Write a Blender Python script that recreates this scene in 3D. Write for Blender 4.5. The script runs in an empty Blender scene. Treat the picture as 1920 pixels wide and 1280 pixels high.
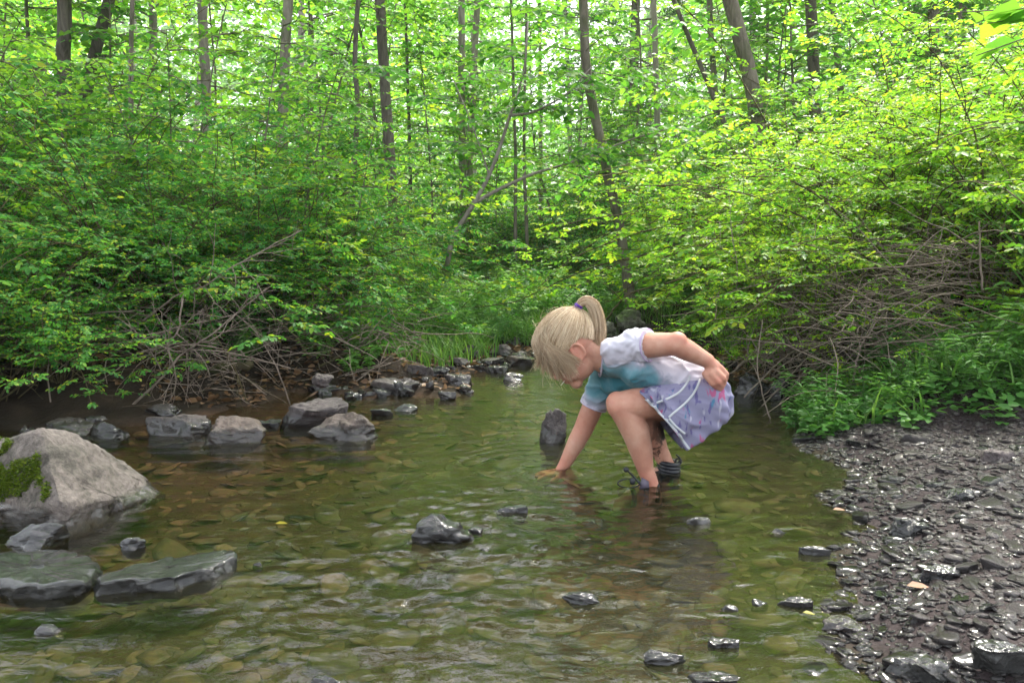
import bpy, bmesh, math, random
import numpy as np
from mathutils import Vector, Matrix

random.seed(7)
SC = bpy.context.scene
COL = SC.collection
F = 1493.0; CAMH = 0.63; PITCH = math.atan(170.0 / F)
CP, SP = math.cos(PITCH), math.sin(PITCH)

# ------------------------------------------------------------------ camera geometry used while measuring the place
def ray(px, py):
    u = (px - 960.0) / F; v = (640.0 - py) / F
    return np.array([u, CP + v * SP, v * CP - SP])
def P(px, py, z=0.0):
    d = ray(px, py); return np.array([0, 0, CAMH]) + d * ((z - CAMH) / d[2])
def G(px, py, y):
    d = ray(px, py); return np.array([0, 0, CAMH]) + d * (y / d[1])
def proj(V):
    V = np.asarray(V, float).reshape(-1, 3) - np.array([0, 0, CAMH])
    f = V[:, 1] * CP - V[:, 2] * SP; u = V[:, 1] * SP + V[:, 2] * CP
    return np.stack([960 + V[:, 0] / f * F, 640 - u / f * F], 1)

# ------------------------------------------------------------------ numpy noise
def _hash(ix, iy, iz, seed):
    h = (ix * 374761393 + iy * 668265263 + iz * 2147483647 + seed * 974711) & 0xFFFFFFFF
    h = ((h ^ (h >> 13)) * 1274126177) & 0xFFFFFFFF
    h = (h ^ (h >> 16)) & 0xFFFFFFFF
    return h / 4294967295.0
def vnoise(p, seed=0):
    p = np.asarray(p, float).reshape(-1, 3); i = np.floor(p).astype(np.int64); f = p - i
    f = f * f * (3 - 2 * f); r = 0
    for a in (0, 1):
        for b in (0, 1):
            for c in (0, 1):
                w = (f[:, 0] if a else 1 - f[:, 0]) * (f[:, 1] if b else 1 - f[:, 1]) * (f[:, 2] if c else 1 - f[:, 2])
                r = r + w * _hash(i[:, 0] + a, i[:, 1] + b, i[:, 2] + c, seed)
    return r * 2 - 1
def fbm(p, seed=0, oct=4, gain=.5):
    p = np.asarray(p, float); a = 1; r = 0
    for k in range(oct):
        r = r + a * vnoise(p * 2 ** k + 17.3 * k, seed + k); a *= gain
    return r
def sstep(a, b, x):
    t = np.clip((x - a) / (b - a), 0, 1); return t * t * (3 - 2 * t)
def unit(v):
    v = np.asarray(v, float); n = np.linalg.norm(v, axis=-1, keepdims=True); return v / np.maximum(n, 1e-9)

# ------------------------------------------------------------------ mesh builder
class MB:
    def __init__(s): s.v = []; s.q = []; s.t = []; s.n = 0
    def add(s, v, q=None, t=None):
        v = np.asarray(v, float).reshape(-1, 3)
        if q is not None and len(q): s.q.append(np.asarray(q, np.int64).reshape(-1, 4) + s.n)
        if t is not None and len(t): s.t.append(np.asarray(t, np.int64).reshape(-1, 3) + s.n)
        s.v.append(v); s.n += len(v)
    def mesh(s, name, smooth=True, off=None):
        V = np.concatenate(s.v) if s.v else np.zeros((0, 3))
        if off is not None: V = V - np.asarray(off)
        Q = np.concatenate(s.q) if s.q else np.zeros((0, 4), np.int64)
        T = np.concatenate(s.t) if s.t else np.zeros((0, 3), np.int64)
        me = bpy.data.meshes.new(name)
        me.vertices.add(len(V)); me.vertices.foreach_set('co', V.astype(np.float32).ravel())
        L = np.concatenate([Q.ravel(), T.ravel()]).astype(np.int32)
        me.loops.add(len(L)); me.loops.foreach_set('vertex_index', L)
        st = np.concatenate([np.arange(len(Q)) * 4, len(Q) * 4 + np.arange(len(T)) * 3]).astype(np.int32)
        me.polygons.add(len(st)); me.polygons.foreach_set('loop_start', st)
        me.update(calc_edges=True)
        me.polygons.foreach_set('use_smooth', np.full(len(st), smooth))
        return me
def tag(o, label=None, cat=None, group=None, kind=None):
    if label: o['label'] = label
    if cat: o['category'] = cat
    if group: o['group'] = group
    if kind: o['kind'] = kind
    return o
def link(name, me, mat, parent=None):
    o = bpy.data.objects.new(name, me); COL.objects.link(o)
    if mat is not None and not me.materials: me.materials.append(mat)
    if parent is not None: o.parent = parent
    return o
def empty(name, loc=(0, 0, 0), rz=0):
    o = bpy.data.objects.new(name, None); COL.objects.link(o); o.location = loc; o.rotation_euler = (0, 0, rz)
    o.empty_display_size = .1
    return o
def copy_tree(o, parent=None):
    c = o.copy(); COL.objects.link(c); c.parent = parent
    for ch in list(o.children): copy_tree(ch, c)
    return c

# ------------------------------------------------------------------ shapes
def tube(mb, pts, rad, sides=6, cap=True):
    pts = np.asarray(pts, float); n = len(pts); rad = np.broadcast_to(np.asarray(rad, float), (n,))
    d = np.gradient(pts, axis=0); d = unit(d)
    ref = np.array([0, 0, 1.]) if abs(d[0][2]) < .8 else np.array([1., 0, 0])
    s = np.cross(d, ref); s = unit(s); u = np.cross(s, d)
    a = np.arange(sides) * 2 * math.pi / sides
    V = pts[:, None] + rad[:, None, None] * (np.cos(a)[None, :, None] * s[:, None] + np.sin(a)[None, :, None] * u[:, None])
    i = np.arange(n - 1)[:, None] * sides; j = np.arange(sides)[None]; k = (j + 1) % sides
    Q = np.stack([i + j, i + k, i + sides + k, i + sides + j], -1).reshape(-1, 4)
    V = V.reshape(-1, 3); T = []
    if cap:
        V = np.concatenate([V, pts[:1], pts[-1:]]); b = n * sides
        for m in range(sides):
            T.append((b, (m + 1) % sides, m)); T.append((b + 1, (n - 1) * sides + m, (n - 1) * sides + (m + 1) % sides))
    mb.add(V, Q, T)
def leaf_geo(mb, p, d, n, L, W, droop=.12, fold=.22):
    p = np.asarray(p, float); d = unit(d); s = unit(np.cross(d, n)); n = np.cross(s, d)
    L = np.broadcast_to(np.asarray(L, float), (len(p),))[:, None]; W = np.broadcast_to(np.asarray(W, float), (len(p),))[:, None]
    a = p + d * .3 * L; b = p + d * .68 * L - n * droop * .4 * L; up = n * fold * W
    V = np.stack([p, a + s * W + up, b + s * W * .8 + up * .7, p + d * L - n * droop * L, b - s * W * .8 + up * .7, a - s * W + up], 1)
    k = np.arange(len(p))[:, None] * 6
    Q = np.concatenate([k + np.array([[0, 1, 2, 3]]), k + np.array([[3, 4, 5, 0]])])
    mb.add(V.reshape(-1, 3), Q)
def grow(p0, d0, L, n, bend, jit, rng):
    pts = [np.asarray(p0, float)]; d = unit(np.asarray(d0, float)); bend = np.asarray(bend, float)
    for i in range(n):
        d = unit(d + bend / n + rng.normal(0, jit, 3)); pts.append(pts[-1] + d * L / n)
    return np.array(pts)
def along(pts, t):
    t = np.clip(t, 0, .9999) * (len(pts) - 1); i = int(t); f = t - i
    return pts[i] * (1 - f) + pts[i + 1] * f, unit(pts[i + 1] - pts[i])
def compound(mb, rng, Pn, D, N, pairs, rach, leafL, ratio=.3):
    Pn = np.array(Pn); D = unit(np.array(D)); N = np.array(N); S = unit(np.cross(D, N)); N = np.cross(S, D); m = len(Pn)
    ps, ds, ns, ls = [], [], [], []
    for k in range(pairs):
        f = (k + .6) / (pairs + .3)
        for sg in (-1, 1):
            ps.append(Pn + D * (rach * f)); ds.append(D * .5 + S * sg * .85 - N * .15 + rng.normal(0, .16, (m, 3)))
            ns.append(N + rng.normal(0, .3, (m, 3))); ls.append(leafL * (.75 + .3 * f) * rng.uniform(.8, 1.2, m))
    ps.append(Pn + D * rach); ds.append(D - N * .15 + rng.normal(0, .12, (m, 3))); ns.append(N + rng.normal(0, .3, (m, 3))); ls.append(leafL * rng.uniform(.95, 1.3, m))
    p = np.concatenate(ps); l = np.concatenate(ls)
    leaf_geo(mb, p, np.concatenate(ds), np.concatenate(ns), l, l * ratio)

_ico = {}
def ico(sub):
    if sub not in _ico:
        bm = bmesh.new(); bmesh.ops.create_icosphere(bm, subdivisions=sub, radius=1)
        _ico[sub] = (np.array([v.co[:] for v in bm.verts]), np.array([[v.index for v in f.verts] for f in bm.faces])); bm.free()
    return _ico[sub]
def rock_verts(seed, sub=4, cuts=9, rough=.06, flat=False):
    rng = np.random.default_rng(seed); V, T = ico(sub); V = V.copy()
    for k in range(cuts):
        n = unit(rng.normal(0, 1, 3) * np.array([1, 1, .8])); dd = rng.uniform(.45, .8)
        e = V @ n - dd; V -= np.maximum(e, 0)[:, None] * n * .94
    if flat:
        for s in (1, -1):
            n = unit(np.array([rng.normal(0, .06), rng.normal(0, .06), s])); e = V @ n - .32; V -= np.maximum(e, 0)[:, None] * n * .96
    r = unit(V)
    V = V + r * (fbm(V * 1.7 + seed, seed, 5, .55) * rough * 1.6)[:, None]
    st = fbm(np.stack([V[:, 0] * .6, V[:, 1] * .6, V[:, 2] * 7 + V[:, 0] * 1.5], 1) + seed, seed + 5, 3)
    V = V + r * (st * rough * .5)[:, None]
    lo, hi = V.min(0), V.max(0); V = (V - (lo + hi) / 2) / ((hi - lo) / 2)
    return V, T

# ------------------------------------------------------------------ materials
def mat(name):
    m = bpy.data.materials.new(name); m.use_nodes = True; nt = m.node_tree; nt.nodes.clear()
    out = nt.nodes.new('ShaderNodeOutputMaterial'); return m, nt, out
def N_(nt, t, **k):
    n = nt.nodes.new('ShaderNode' + t)
    for a, b in k.items():
        if a in n.inputs.keys(): n.inputs[a].default_value = b
        else: setattr(n, a, b)
    return n
def ramp(nt, stops, src=None):
    r = nt.nodes.new('ShaderNodeValToRGB'); e = r.color_ramp.elements
    while len(e) < len(stops): e.new(.5)
    for x, (p, c) in zip(e, stops): x.position = p; x.color = (*c, 1) if len(c) == 3 else c
    if src is not None: nt.links.new(src, r.inputs[0])
    return r
def noise_n(nt, scale, detail=4, rough=.55, vec=None, dist=0):
    n = N_(nt, 'TexNoise', Scale=scale, Detail=detail, Roughness=rough, Distortion=dist)
    if vec is not None: nt.links.new(vec, n.inputs['Vector'])
    return n
def mixc(nt, a, b, fac=None, blend='MIX', f=.5):
    n = nt.nodes.new('ShaderNodeMix'); n.data_type = 'RGBA'; n.blend_type = blend; n.inputs[0].default_value = f
    for s, x in ((6, a), (7, b)):
        if hasattr(x, 'is_linked'): nt.links.new(x, n.inputs[s])
        else: n.inputs[s].default_value = (*x, 1)
    if fac is not None: nt.links.new(fac, n.inputs[0])
    return n.outputs[2]
def math_(nt, op, a, b=None, clamp=False):
    n = nt.nodes.new('ShaderNodeMath'); n.operation = op; n.use_clamp = clamp
    for i, x in enumerate((a, b)):
        if x is None: continue
        if hasattr(x, 'is_linked'): nt.links.new(x, n.inputs[i])
        else: n.inputs[i].default_value = x
    return n.outputs[0]
def bump(nt, h, strength, dist):
    b = N_(nt, 'Bump', Strength=strength, Distance=dist); nt.links.new(h, b.inputs['Height']); return b.outputs[0]
def leaf_mat(name, cols, trans=.45, tint=(1.25, 1.3, .5), gloss=.24, rough=.42):
    m, nt, out = mat(name); L = nt.links
    g = N_(nt, 'NewGeometry'); oi = N_(nt, 'ObjectInfo')
    r = ramp(nt, [(i / max(1, len(cols) - 1), c) for i, c in enumerate(cols)], g.outputs['Random Per Island'])
    hs = N_(nt, 'HueSaturation'); L.new(r.outputs[0], hs.inputs['Color'])
    v = N_(nt, 'MapRange'); L.new(oi.outputs['Random'], v.inputs[0]); v.inputs[3].default_value = .72; v.inputs[4].default_value = 1.22; L.new(v.outputs[0], hs.inputs['Value'])
    h = N_(nt, 'MapRange'); L.new(oi.outputs['Random'], h.inputs[0]); h.inputs[3].default_value = .515; h.inputs[4].default_value = .485; L.new(h.outputs[0], hs.inputs['Hue'])
    p = N_(nt, 'BsdfPrincipled', Roughness=rough); p.inputs['Specular IOR Level'].default_value = gloss; L.new(hs.outputs[0], p.inputs['Base Color'])
    t = N_(nt, 'BsdfTranslucent'); tc = mixc(nt, hs.outputs[0], tint, blend='MULTIPLY', f=1); 
    br = N_(nt, 'BrightContrast'); L.new(tc, br.inputs[0]); br.inputs[1].default_value = .02; L.new(br.outputs[0], t.inputs[0])
    mx = N_(nt, 'MixShader'); mx.inputs[0].default_value = trans; L.new(p.outputs[0], mx.inputs[1]); L.new(t.outputs[0], mx.inputs[2]); L.new(mx.outputs[0], out.inputs[0])
    return m
def bark_mat(name, a, b, scale=18, moss=None):
    m, nt, out = mat(name); L = nt.links; tc = N_(nt, 'TexCoord')
    mp = N_(nt, 'Mapping'); mp.inputs['Scale'].default_value = (1, 1, .22); L.new(tc.outputs['Object'], mp.inputs[0])
    n = noise_n(nt, scale, 6, .65, mp.outputs[0], 1.2); n2 = noise_n(nt, 2.5, 3, .5, tc.outputs['Object'])
    r = ramp(nt, [(.3, a), (.7, b)], n.outputs[0]); c = r.outputs[0]
    if moss: c = mixc(nt, c, moss, ramp(nt, [(.5, (0, 0, 0)), (.66, (1, 1, 1))], n2.outputs[0]).outputs[0])
    p = N_(nt, 'BsdfPrincipled', Roughness=.85); p.inputs['Specular IOR Level'].default_value = .2; L.new(c, p.inputs['Base Color'])
    L.new(bump(nt, n.outputs[0], 1.0, .02), p.inputs['Normal']); L.new(p.outputs[0], out.inputs[0]); return m
def rock_mat(name, a, b, c, wet=.06, rough=.55, moss=None, scale=9, wetrough=.14, wettop=None, coat=.7):
    m, nt, out = mat(name); L = nt.links; tc = N_(nt, 'TexCoord'); g = N_(nt, 'NewGeometry'); oi = N_(nt, 'ObjectInfo')
    off = N_(nt, 'VectorMath', operation='ADD'); L.new(tc.outputs['Object'], off.inputs[0])
    sc = N_(nt, 'VectorMath', operation='SCALE'); L.new(oi.outputs['Location'], sc.inputs[0]); sc.inputs['Scale'].default_value = 3.1; L.new(sc.outputs[0], off.inputs[1])
    n1 = noise_n(nt, scale, 7, .65, off.outputs[0], .6); n2 = noise_n(nt, scale * 7, 5, .7, off.outputs[0]); n3 = noise_n(nt, scale * .45, 3, .5, off.outputs[0], 1.5)
    base = ramp(nt, [(.3, a), (.52, b), (.72, c)], n1.outputs[0]).outputs[0]
    base = mixc(nt, base, ramp(nt, [(.35, (.5, .5, .5)), (.65, (1.3, 1.3, 1.3))], n2.outputs[0]).outputs[0], blend='MULTIPLY', f=.8)
    v = N_(nt, 'MapRange'); L.new(oi.outputs['Random'], v.inputs[0]); v.inputs[3].default_value = .7; v.inputs[4].default_value = 1.3
    hs = N_(nt, 'HueSaturation'); L.new(base, hs.inputs['Color']); L.new(v.outputs[0], hs.inputs['Value']); base = hs.outputs[0]
    if moss:
        sx = N_(nt, 'SeparateXYZ'); L.new(g.outputs['Normal'], sx.inputs[0])
        f = math_(nt, 'MULTIPLY', ramp(nt, [(.48, (0, 0, 0)), (.6, (1, 1, 1))], n3.outputs[0]).outputs[0], math_(nt, 'MULTIPLY', sx.outputs[2], 1.4, True), True)
        base = mixc(nt, base, moss, f)
    ds = N_(nt, 'VectorMath', operation='ADD'); L.new(off.outputs[0], ds.inputs[0]); d2 = N_(nt, 'VectorMath', operation='SCALE'); d2.inputs['Scale'].default_value = .9 / scale; L.new(n1.outputs['Color'], d2.inputs[0]); L.new(d2.outputs[0], ds.inputs[1])
    vo = N_(nt, 'TexVoronoi', Scale=scale * .9); vo.feature = 'DISTANCE_TO_EDGE'; L.new(ds.outputs[0], vo.inputs['Vector'])
    crack = math_(nt, 'MULTIPLY', ramp(nt, [(.0, (1, 1, 1)), (.035, (0, 0, 0))], vo.outputs['Distance']).outputs[0], ramp(nt, [(.45, (0, 0, 0)), (.6, (1, 1, 1))], n3.outputs[0]).outputs[0])
    base = mixc(nt, base, mixc(nt, base, (.4, .38, .36), blend='MULTIPLY', f=1), crack)
    z = N_(nt, 'SeparateXYZ'); L.new(g.outputs['Position'], z.inputs[0])
    zz = math_(nt, 'ADD', z.outputs[2], math_(nt, 'MULTIPLY', math_(nt, 'SUBTRACT', n1.outputs[0], .5), wet * 1.2))
    w = N_(nt, 'MapRange'); L.new(zz, w.inputs[0]); w.inputs[1].default_value = wet * .55; w.inputs[2].default_value = wet; w.inputs[3].default_value = 1; w.inputs[4].default_value = 0
    wf = w.outputs[0]
    if wettop is not None: wf = math_(nt, 'MAXIMUM', wf, wettop)
    col = mixc(nt, base, mixc(nt, base, (.27, .25, .24), blend='MULTIPLY', f=1), wf)
    p = N_(nt, 'BsdfPrincipled'); L.new(col, p.inputs['Base Color'])
    r = N_(nt, 'MapRange'); L.new(wf, r.inputs[0]); r.inputs[3].default_value = rough; r.inputs[4].default_value = wetrough; L.new(r.outputs[0], p.inputs['Roughness'])
    h = math_(nt, 'SUBTRACT', math_(nt, 'ADD', n1.outputs[0], math_(nt, 'MULTIPLY', n2.outputs[0], .35)), math_(nt, 'MULTIPLY', crack, .25))
    p.inputs['Coat Roughness'].default_value = .06; L.new(math_(nt, 'MULTIPLY', wf, coat), p.inputs['Coat Weight'])
    L.new(bump(nt, h, 1.0, .02), p.inputs['Normal']); L.new(p.outputs[0], out.inputs[0]); return m
def plain(name, c, rough=.6, spec=.3, var=.15, scale=30, sss=0, bmp=0):
    m, nt, out = mat(name); L = nt.links; tc = N_(nt, 'TexCoord'); n = noise_n(nt, scale, 4, .6, tc.outputs['Object'])
    lo = tuple(x * (1 - var) for x in c); hi = tuple(min(1, x * (1 + var)) for x in c)
    p = N_(nt, 'BsdfPrincipled', Roughness=rough); p.inputs['Specular IOR Level'].default_value = spec
    L.new(ramp(nt, [(.3, lo), (.7, hi)], n.outputs[0]).outputs[0], p.inputs['Base Color'])
    if sss: p.inputs['Subsurface Weight'].default_value = sss; p.inputs['Subsurface Radius'].default_value = (.012, .004, .002); p.inputs['Subsurface Scale'].default_value = 1
    if bmp: L.new(bump(nt, n.outputs[0], bmp, .002), p.inputs['Normal'])
    L.new(p.outputs[0], out.inputs[0]); return m

M = {}
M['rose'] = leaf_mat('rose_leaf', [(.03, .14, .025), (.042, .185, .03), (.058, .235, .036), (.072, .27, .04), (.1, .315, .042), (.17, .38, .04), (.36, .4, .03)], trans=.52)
M['rose_sun'] = leaf_mat('sun_toned_rose_leaf', [(.09, .26, .018), (.13, .31, .018), (.18, .37, .02), (.22, .41, .022), (.28, .45, .028), (.4, .48, .035)], trans=.55)  # sunlight put into the colour: a yellower, brighter copy of the rose leaf
M['herb'] = leaf_mat('herb_leaf', [(.06, .18, .03), (.1, .27, .05), (.16, .34, .08)])
M['sap'] = leaf_mat('sapling_leaf', [(.06, .2, .02), (.1, .29, .03), (.16, .37, .035), (.26, .44, .04)], trans=.52)
M['canopy'] = leaf_mat('canopy_leaf', [(.06, .18, .03), (.1, .26, .04), (.15, .33, .055)], trans=.55)
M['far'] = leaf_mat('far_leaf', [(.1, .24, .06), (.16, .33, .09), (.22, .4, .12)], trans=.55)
M['grass'] = leaf_mat('grass_blade', [(.06, .16, .025), (.1, .24, .04), (.18, .32, .07)], trans=.4)
M['needle'] = leaf_mat('pine_needle', [(.04, .1, .035), (.07, .15, .06)], trans=.3)
M['yellow'] = leaf_mat('yellow_leaf', [(.3, .25, .015), (.36, .3, .02)], trans=.3)
M['brownleaf'] = leaf_mat('dead_leaf', [(.1, .05, .025), (.17, .09, .045), (.24, .14, .08)], trans=.15)
M['tanleaf'] = plain('tan_leaf', (.24, .13, .075), .6)
M['bark'] = bark_mat('dark_bark', (.05, .042, .034), (.17, .145, .12))
M['bark_pale'] = bark_mat('pale_bark', (.16, .13, .11), (.36, .31, .28))
M['bark_mid'] = bark_mat('brown_bark', (.09, .073, .058), (.25, .21, .175), moss=(.05, .075, .02))
M['cane'] = bark_mat('cane_bark', (.06, .05, .025), (.15, .12, .06), 40)
M['twig'] = bark_mat('bare_twig', (.14, .105, .085), (.36, .29, .24), 40)
M['log'] = bark_mat('wet_log_bark', (.03, .025, .014), (.09, .075, .04), 14, moss=(.04, .055, .012))
M['rock'] = rock_mat('stream_rock', (.035, .027, .027), (.08, .063, .062), (.15, .122, .115))
M['rock_brown'] = rock_mat('brown_rock', (.042, .03, .025), (.09, .065, .053), (.15, .113, .092), wet=.05)
M['rock_wet'] = rock_mat('wet_slate', (.035, .034, .038), (.07, .068, .076), (.13, .125, .135), wettop=.8, wetrough=.1, scale=14)
M['rock_moss'] = rock_mat('mossy_rock', (.11, .1, .09), (.19, .17, .15), (.27, .25, .22), moss=(.07, .12, .015))
M['boulder'] = rock_mat('pale_boulder', (.085, .08, .058), (.235, .196, .17), (.35, .295, .265), wet=.035, rough=.8, scale=11)
M['pebble'] = rock_mat('beach_pebble', (.055, .043, .043), (.11, .088, .089), (.23, .19, .188), scale=22, wettop=.5, wetrough=.26, coat=.5)
M['slate'] = rock_mat('green_slate', (.034, .035, .034), (.066, .068, .066), (.125, .127, .122), wettop=.7, wetrough=.13, scale=16)

# ------------------------------------------------------------------ terrain
shore_px = [(1690, 1290), (1610, 1235), (1560, 1195), (1545, 1150), (1590, 1090), (1575, 1000), (1555, 930), (1590, 890), (1560, 855), (1505, 840), (1490, 800),
            (1500, 765), (1480, 742), (1410, 730), (1370, 715), (1330, 680), (1290, 648), (1230, 624), (1180, 612), (1120, 628), (1060, 655), (1000, 672),
            (930, 692), (880, 705), (880, 735), (840, 745), (770, 738), (690, 742), (600, 735), (545, 735), (500, 760), (430, 768), (330, 790), (230, 800), (150, 812), (50, 815), (-60, 805)]
SHORE = np.array([P(a, b)[:2] for a, b in shore_px] + [[-2.6, 2.5], [-4.5, 2.3], [-6, 1], [-6, -3], [.9, -3], [.85, .2]])
def shore_sd(x, y):
    x = np.asarray(x, float).ravel(); y = np.asarray(y, float).ravel(); d = np.full(len(x), 1e9); ins = np.zeros(len(x), bool)
    n = len(SHORE)
    for i in range(n):
        a, b = SHORE[i], SHORE[(i + 1) % n]; e = b - a; wx, wy = x - a[0], y - a[1]
        t = np.clip((wx * e[0] + wy * e[1]) / (e @ e + 1e-12), 0, 1); d = np.minimum(d, np.hypot(wx - e[0] * t, wy - e[1] * t))
        c = ((a[1] > y) != (b[1] > y)) & (x < (b[0] - a[0]) * (y - a[1]) / (b[1] - a[1] + 1e-12) + a[0]); ins ^= c
    return np.where(ins, -d, d)
def beach_w(x, y):
    return sstep(0, .3, x - .2) * (1 - sstep(2.5, 2.85, y + .12 * (x - .95)))
def H(x, y, detail=True):
    x = np.asarray(x, float).ravel(); y = np.asarray(y, float).ravel(); d = shore_sd(x, y)
    p = np.stack([x, y, np.zeros_like(x)], 1)
    if detail: d = d + .03 * fbm(p * 5, 3, 3)
    inn = -np.minimum(.085, -np.minimum(d, 0) * .32)
    do = np.maximum(d, 0)
    beach = .045 * sstep(0, .25, do) + .05 * do
    bank = .02 * sstep(0, .06, do) + .2 * sstep(.12, .55, do) + .2 * sstep(.6, 2.2, do)
    back = .03 * sstep(0, .1, do) + .3 * sstep(.2, 2.5, do)
    wb = sstep(3.6, 4.2, y) * (1 - sstep(.7, 1.2, np.abs(x - .1)))
    bank = bank * (1 - wb) + back * wb
    bank = bank + .26 * np.clip(x - 1.5, 0, 2.6) * sstep(3.0, 3.9, y) * sstep(.1, .5, do)
    w = beach_w(x, y); out = beach * w + bank * (1 - w)
    z = np.where(d < 0, inn, out)
    if detail:
        z = z + fbm(p * 7, 9, 4) * .012 * (1 + sstep(.2, 1, do)) + fbm(p * .25, 21, 2) * .25 * sstep(4, 14, np.abs(d)) * (d > 0)
    return z
def axis(fine0, fine1, step, lo, hi, growth=1.18):
    c = list(np.arange(fine0, fine1, step)); s = step
    a = []; x = fine0
    while x > lo: s *= growth; x -= s; a.append(x)
    s = step; x = c[-1]
    while x < hi: s *= growth; x += s; c.append(x)
    return np.array(a[::-1] + c)
def sheet(X, Y, Z):
    nx, ny = len(X), len(Y); xx, yy = np.meshgrid(X, Y); V = np.stack([xx.ravel(), yy.ravel(), Z(xx.ravel(), yy.ravel())], 1)
    i, j = np.meshgrid(np.arange(nx - 1), np.arange(ny - 1)); a = (j * nx + i).ravel()
    return V, np.stack([a, a + 1, a + nx + 1, a + nx], 1)
gX, gY = axis(-2.6, 2.6, .024, -160, 160), axis(.7, 5.0, .024, -30, 260)
V, Q = sheet(gX, gY, H)
mb = MB(); mb.add(V, Q); me = mb.mesh('ground')
sd = shore_sd(V[:, 0], V[:, 1]); bw = beach_w(V[:, 0], V[:, 1])
at = me.attributes.new('zone', 'FLOAT_COLOR', 'POINT')
at.data.foreach_set('color', np.stack([sstep(.06, -.06, sd), bw, sstep(-.2, .9, -V[:, 0] - .1 - .35 * (2.9 - V[:, 1])), np.ones(len(V))], 1).astype(np.float32).ravel())
m, nt, out = mat('earth'); L = nt.links
tc = N_(nt, 'TexCoord'); za = N_(nt, 'Attribute', attribute_name='zone'); sp = N_(nt, 'SeparateColor'); L.new(za.outputs['Color'], sp.inputs[0])
n1 = noise_n(nt, 9, 6, .65, tc.outputs['Object'], .5); n2 = noise_n(nt, 60, 4, .7, tc.outputs['Object']); n3 = noise_n(nt, 1.6, 4, .55, tc.outputs['Object'], 1)
soil = ramp(nt, [(.3, (.010, .007, .005)), (.55, (.026, .018, .012)), (.75, (.055, .038, .026))], n1.outputs[0]).outputs[0]
grav = ramp(nt, [(.3, (.016, .012, .012)), (.6, (.046, .035, .036)), (.8, (.09, .07, .07))], n2.outputs[0]).outputs[0]
bedg = ramp(nt, [(.3, (.014, .017, .006)), (.5, (.036, .03, .012)), (.7, (.06, .043, .02))], n1.outputs[0]).outputs[0]
bedb = ramp(nt, [(.3, (.035, .019, .011)), (.7, (.085, .045, .026))], n1.outputs[0]).outputs[0]
bed = mixc(nt, bedg, bedb, sp.outputs[2])
c = mixc(nt, soil, grav, sp.outputs[1]); c = mixc(nt, c, bed, sp.outputs[0])
p = N_(nt, 'BsdfPrincipled'); p.inputs['Specular IOR Level'].default_value = .12; L.new(c, p.inputs['Base Color'])
rr = N_(nt, 'MapRange'); L.new(n1.outputs[0], rr.inputs[0]); rr.inputs[3].default_value = .5; rr.inputs[4].default_value = .95; L.new(rr.outputs[0], p.inputs['Roughness'])
L.new(bump(nt, math_(nt, 'ADD', n1.outputs[0], math_(nt, 'MULTIPLY', n2.outputs[0], .5)), .8, .02), p.inputs['Normal']); L.new(p.outputs[0], out.inputs[0])
tag(link('ground', me, m), 'dark muddy stream bed and earth banks', 'ground', kind='structure')

# ------------------------------------------------------------------ water
HAND = P(1040, 884)[:2]; NLEG = P(1215, 912)[:2]; FLEG = P(1250, 885)[:2]; MROCK = P(835, 1010)[:2]; VROCK = P(1038, 828)[:2]
def wz(x, y):
    p = np.stack([x * 4.5, y * 9, np.zeros_like(x)], 1)
    calm = .55 + .45 * sstep(2.4, 1.5, y)
    p2 = np.stack([x * 9, y * 20, x * 0 + 3], 1)
    z = .0013 * fbm(p, 41, 3) * calm + .0006 * fbm(p2, 47, 2) * (.4 + .6 * sstep(2.4, 1.5, y)) + .0009 * np.sin(y * 62 + 6 * vnoise(np.stack([x * 1.5, y * 2, x * 0], 1), 5)) * (1 - .6 * sstep(2.4, 1.6, y))
    for (c, a, k, dk) in ((HAND, .0055, 105, 4.6), (NLEG, .0045, 120, 5.4), (FLEG, .0014, 120, 6), (MROCK, .0022, 120, 7), (VROCK, .0008, 110, 6)):
        r = np.hypot(x - c[0], y - c[1]) + .022 * fbm(np.stack([x * 8, y * 8, x * 0], 1), 7, 3); z = z + a * np.cos(r * k) * np.exp(-dk * r) * (.55 + .6 * vnoise(np.stack([x * 5, y * 5, x * 0 + k], 1), 8))
    tu = np.exp(-((x + .05) ** 2 / .22 + (y - 1.6) ** 2 / .16)) + .5 * np.exp(-((x + .25) ** 2 / .1 + (y - 1.28) ** 2 / .02))
    z = z + .0055 * tu * np.maximum(fbm(np.stack([x * 18, y * 26, x * 0], 1), 61, 4), -.3)
    z = z + .0028 * tu * vnoise(np.stack([x * 34, y * 48, x * 0], 1), 71)
    return z
V, Q = sheet(axis(-1.9, 1.3, .009, -6.5, 4.5, 1.15), axis(1.1, 2.9, .008, -2.5, 9.5, 1.1), wz)
mb = MB(); mb.add(V, Q)
m, nt, out = mat('stream_water'); L = nt.links; tc = N_(nt, 'TexCoord')
mp = N_(nt, 'Mapping'); mp.inputs['Scale'].default_value = (1, 2.2, 1); L.new(tc.outputs['Object'], mp.inputs[0])
n1 = noise_n(nt, 14, 3, .5, mp.outputs[0], .8); n2 = noise_n(nt, 3, 3, .5, tc.outputs['Object'], .5)
nb = bump(nt, n1.outputs[0], .14, .02)
fr = N_(nt, 'Fresnel', IOR=1.34); L.new(nb, fr.inputs['Normal'])
tr = N_(nt, 'BsdfTransparent'); tr.inputs[0].default_value = (.9, .84, .66, 1)
df = N_(nt, 'BsdfDiffuse'); df.inputs[0].default_value = (.034, .035, .014, 1)
a = N_(nt, 'MixShader'); L.new(tr.outputs[0], a.inputs[1]); L.new(df.outputs[0], a.inputs[2])
mk = N_(nt, 'MapRange'); L.new(n2.outputs[0], mk.inputs[0]); mk.inputs[3].default_value = 0; mk.inputs[4].default_value = .2; 
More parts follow.
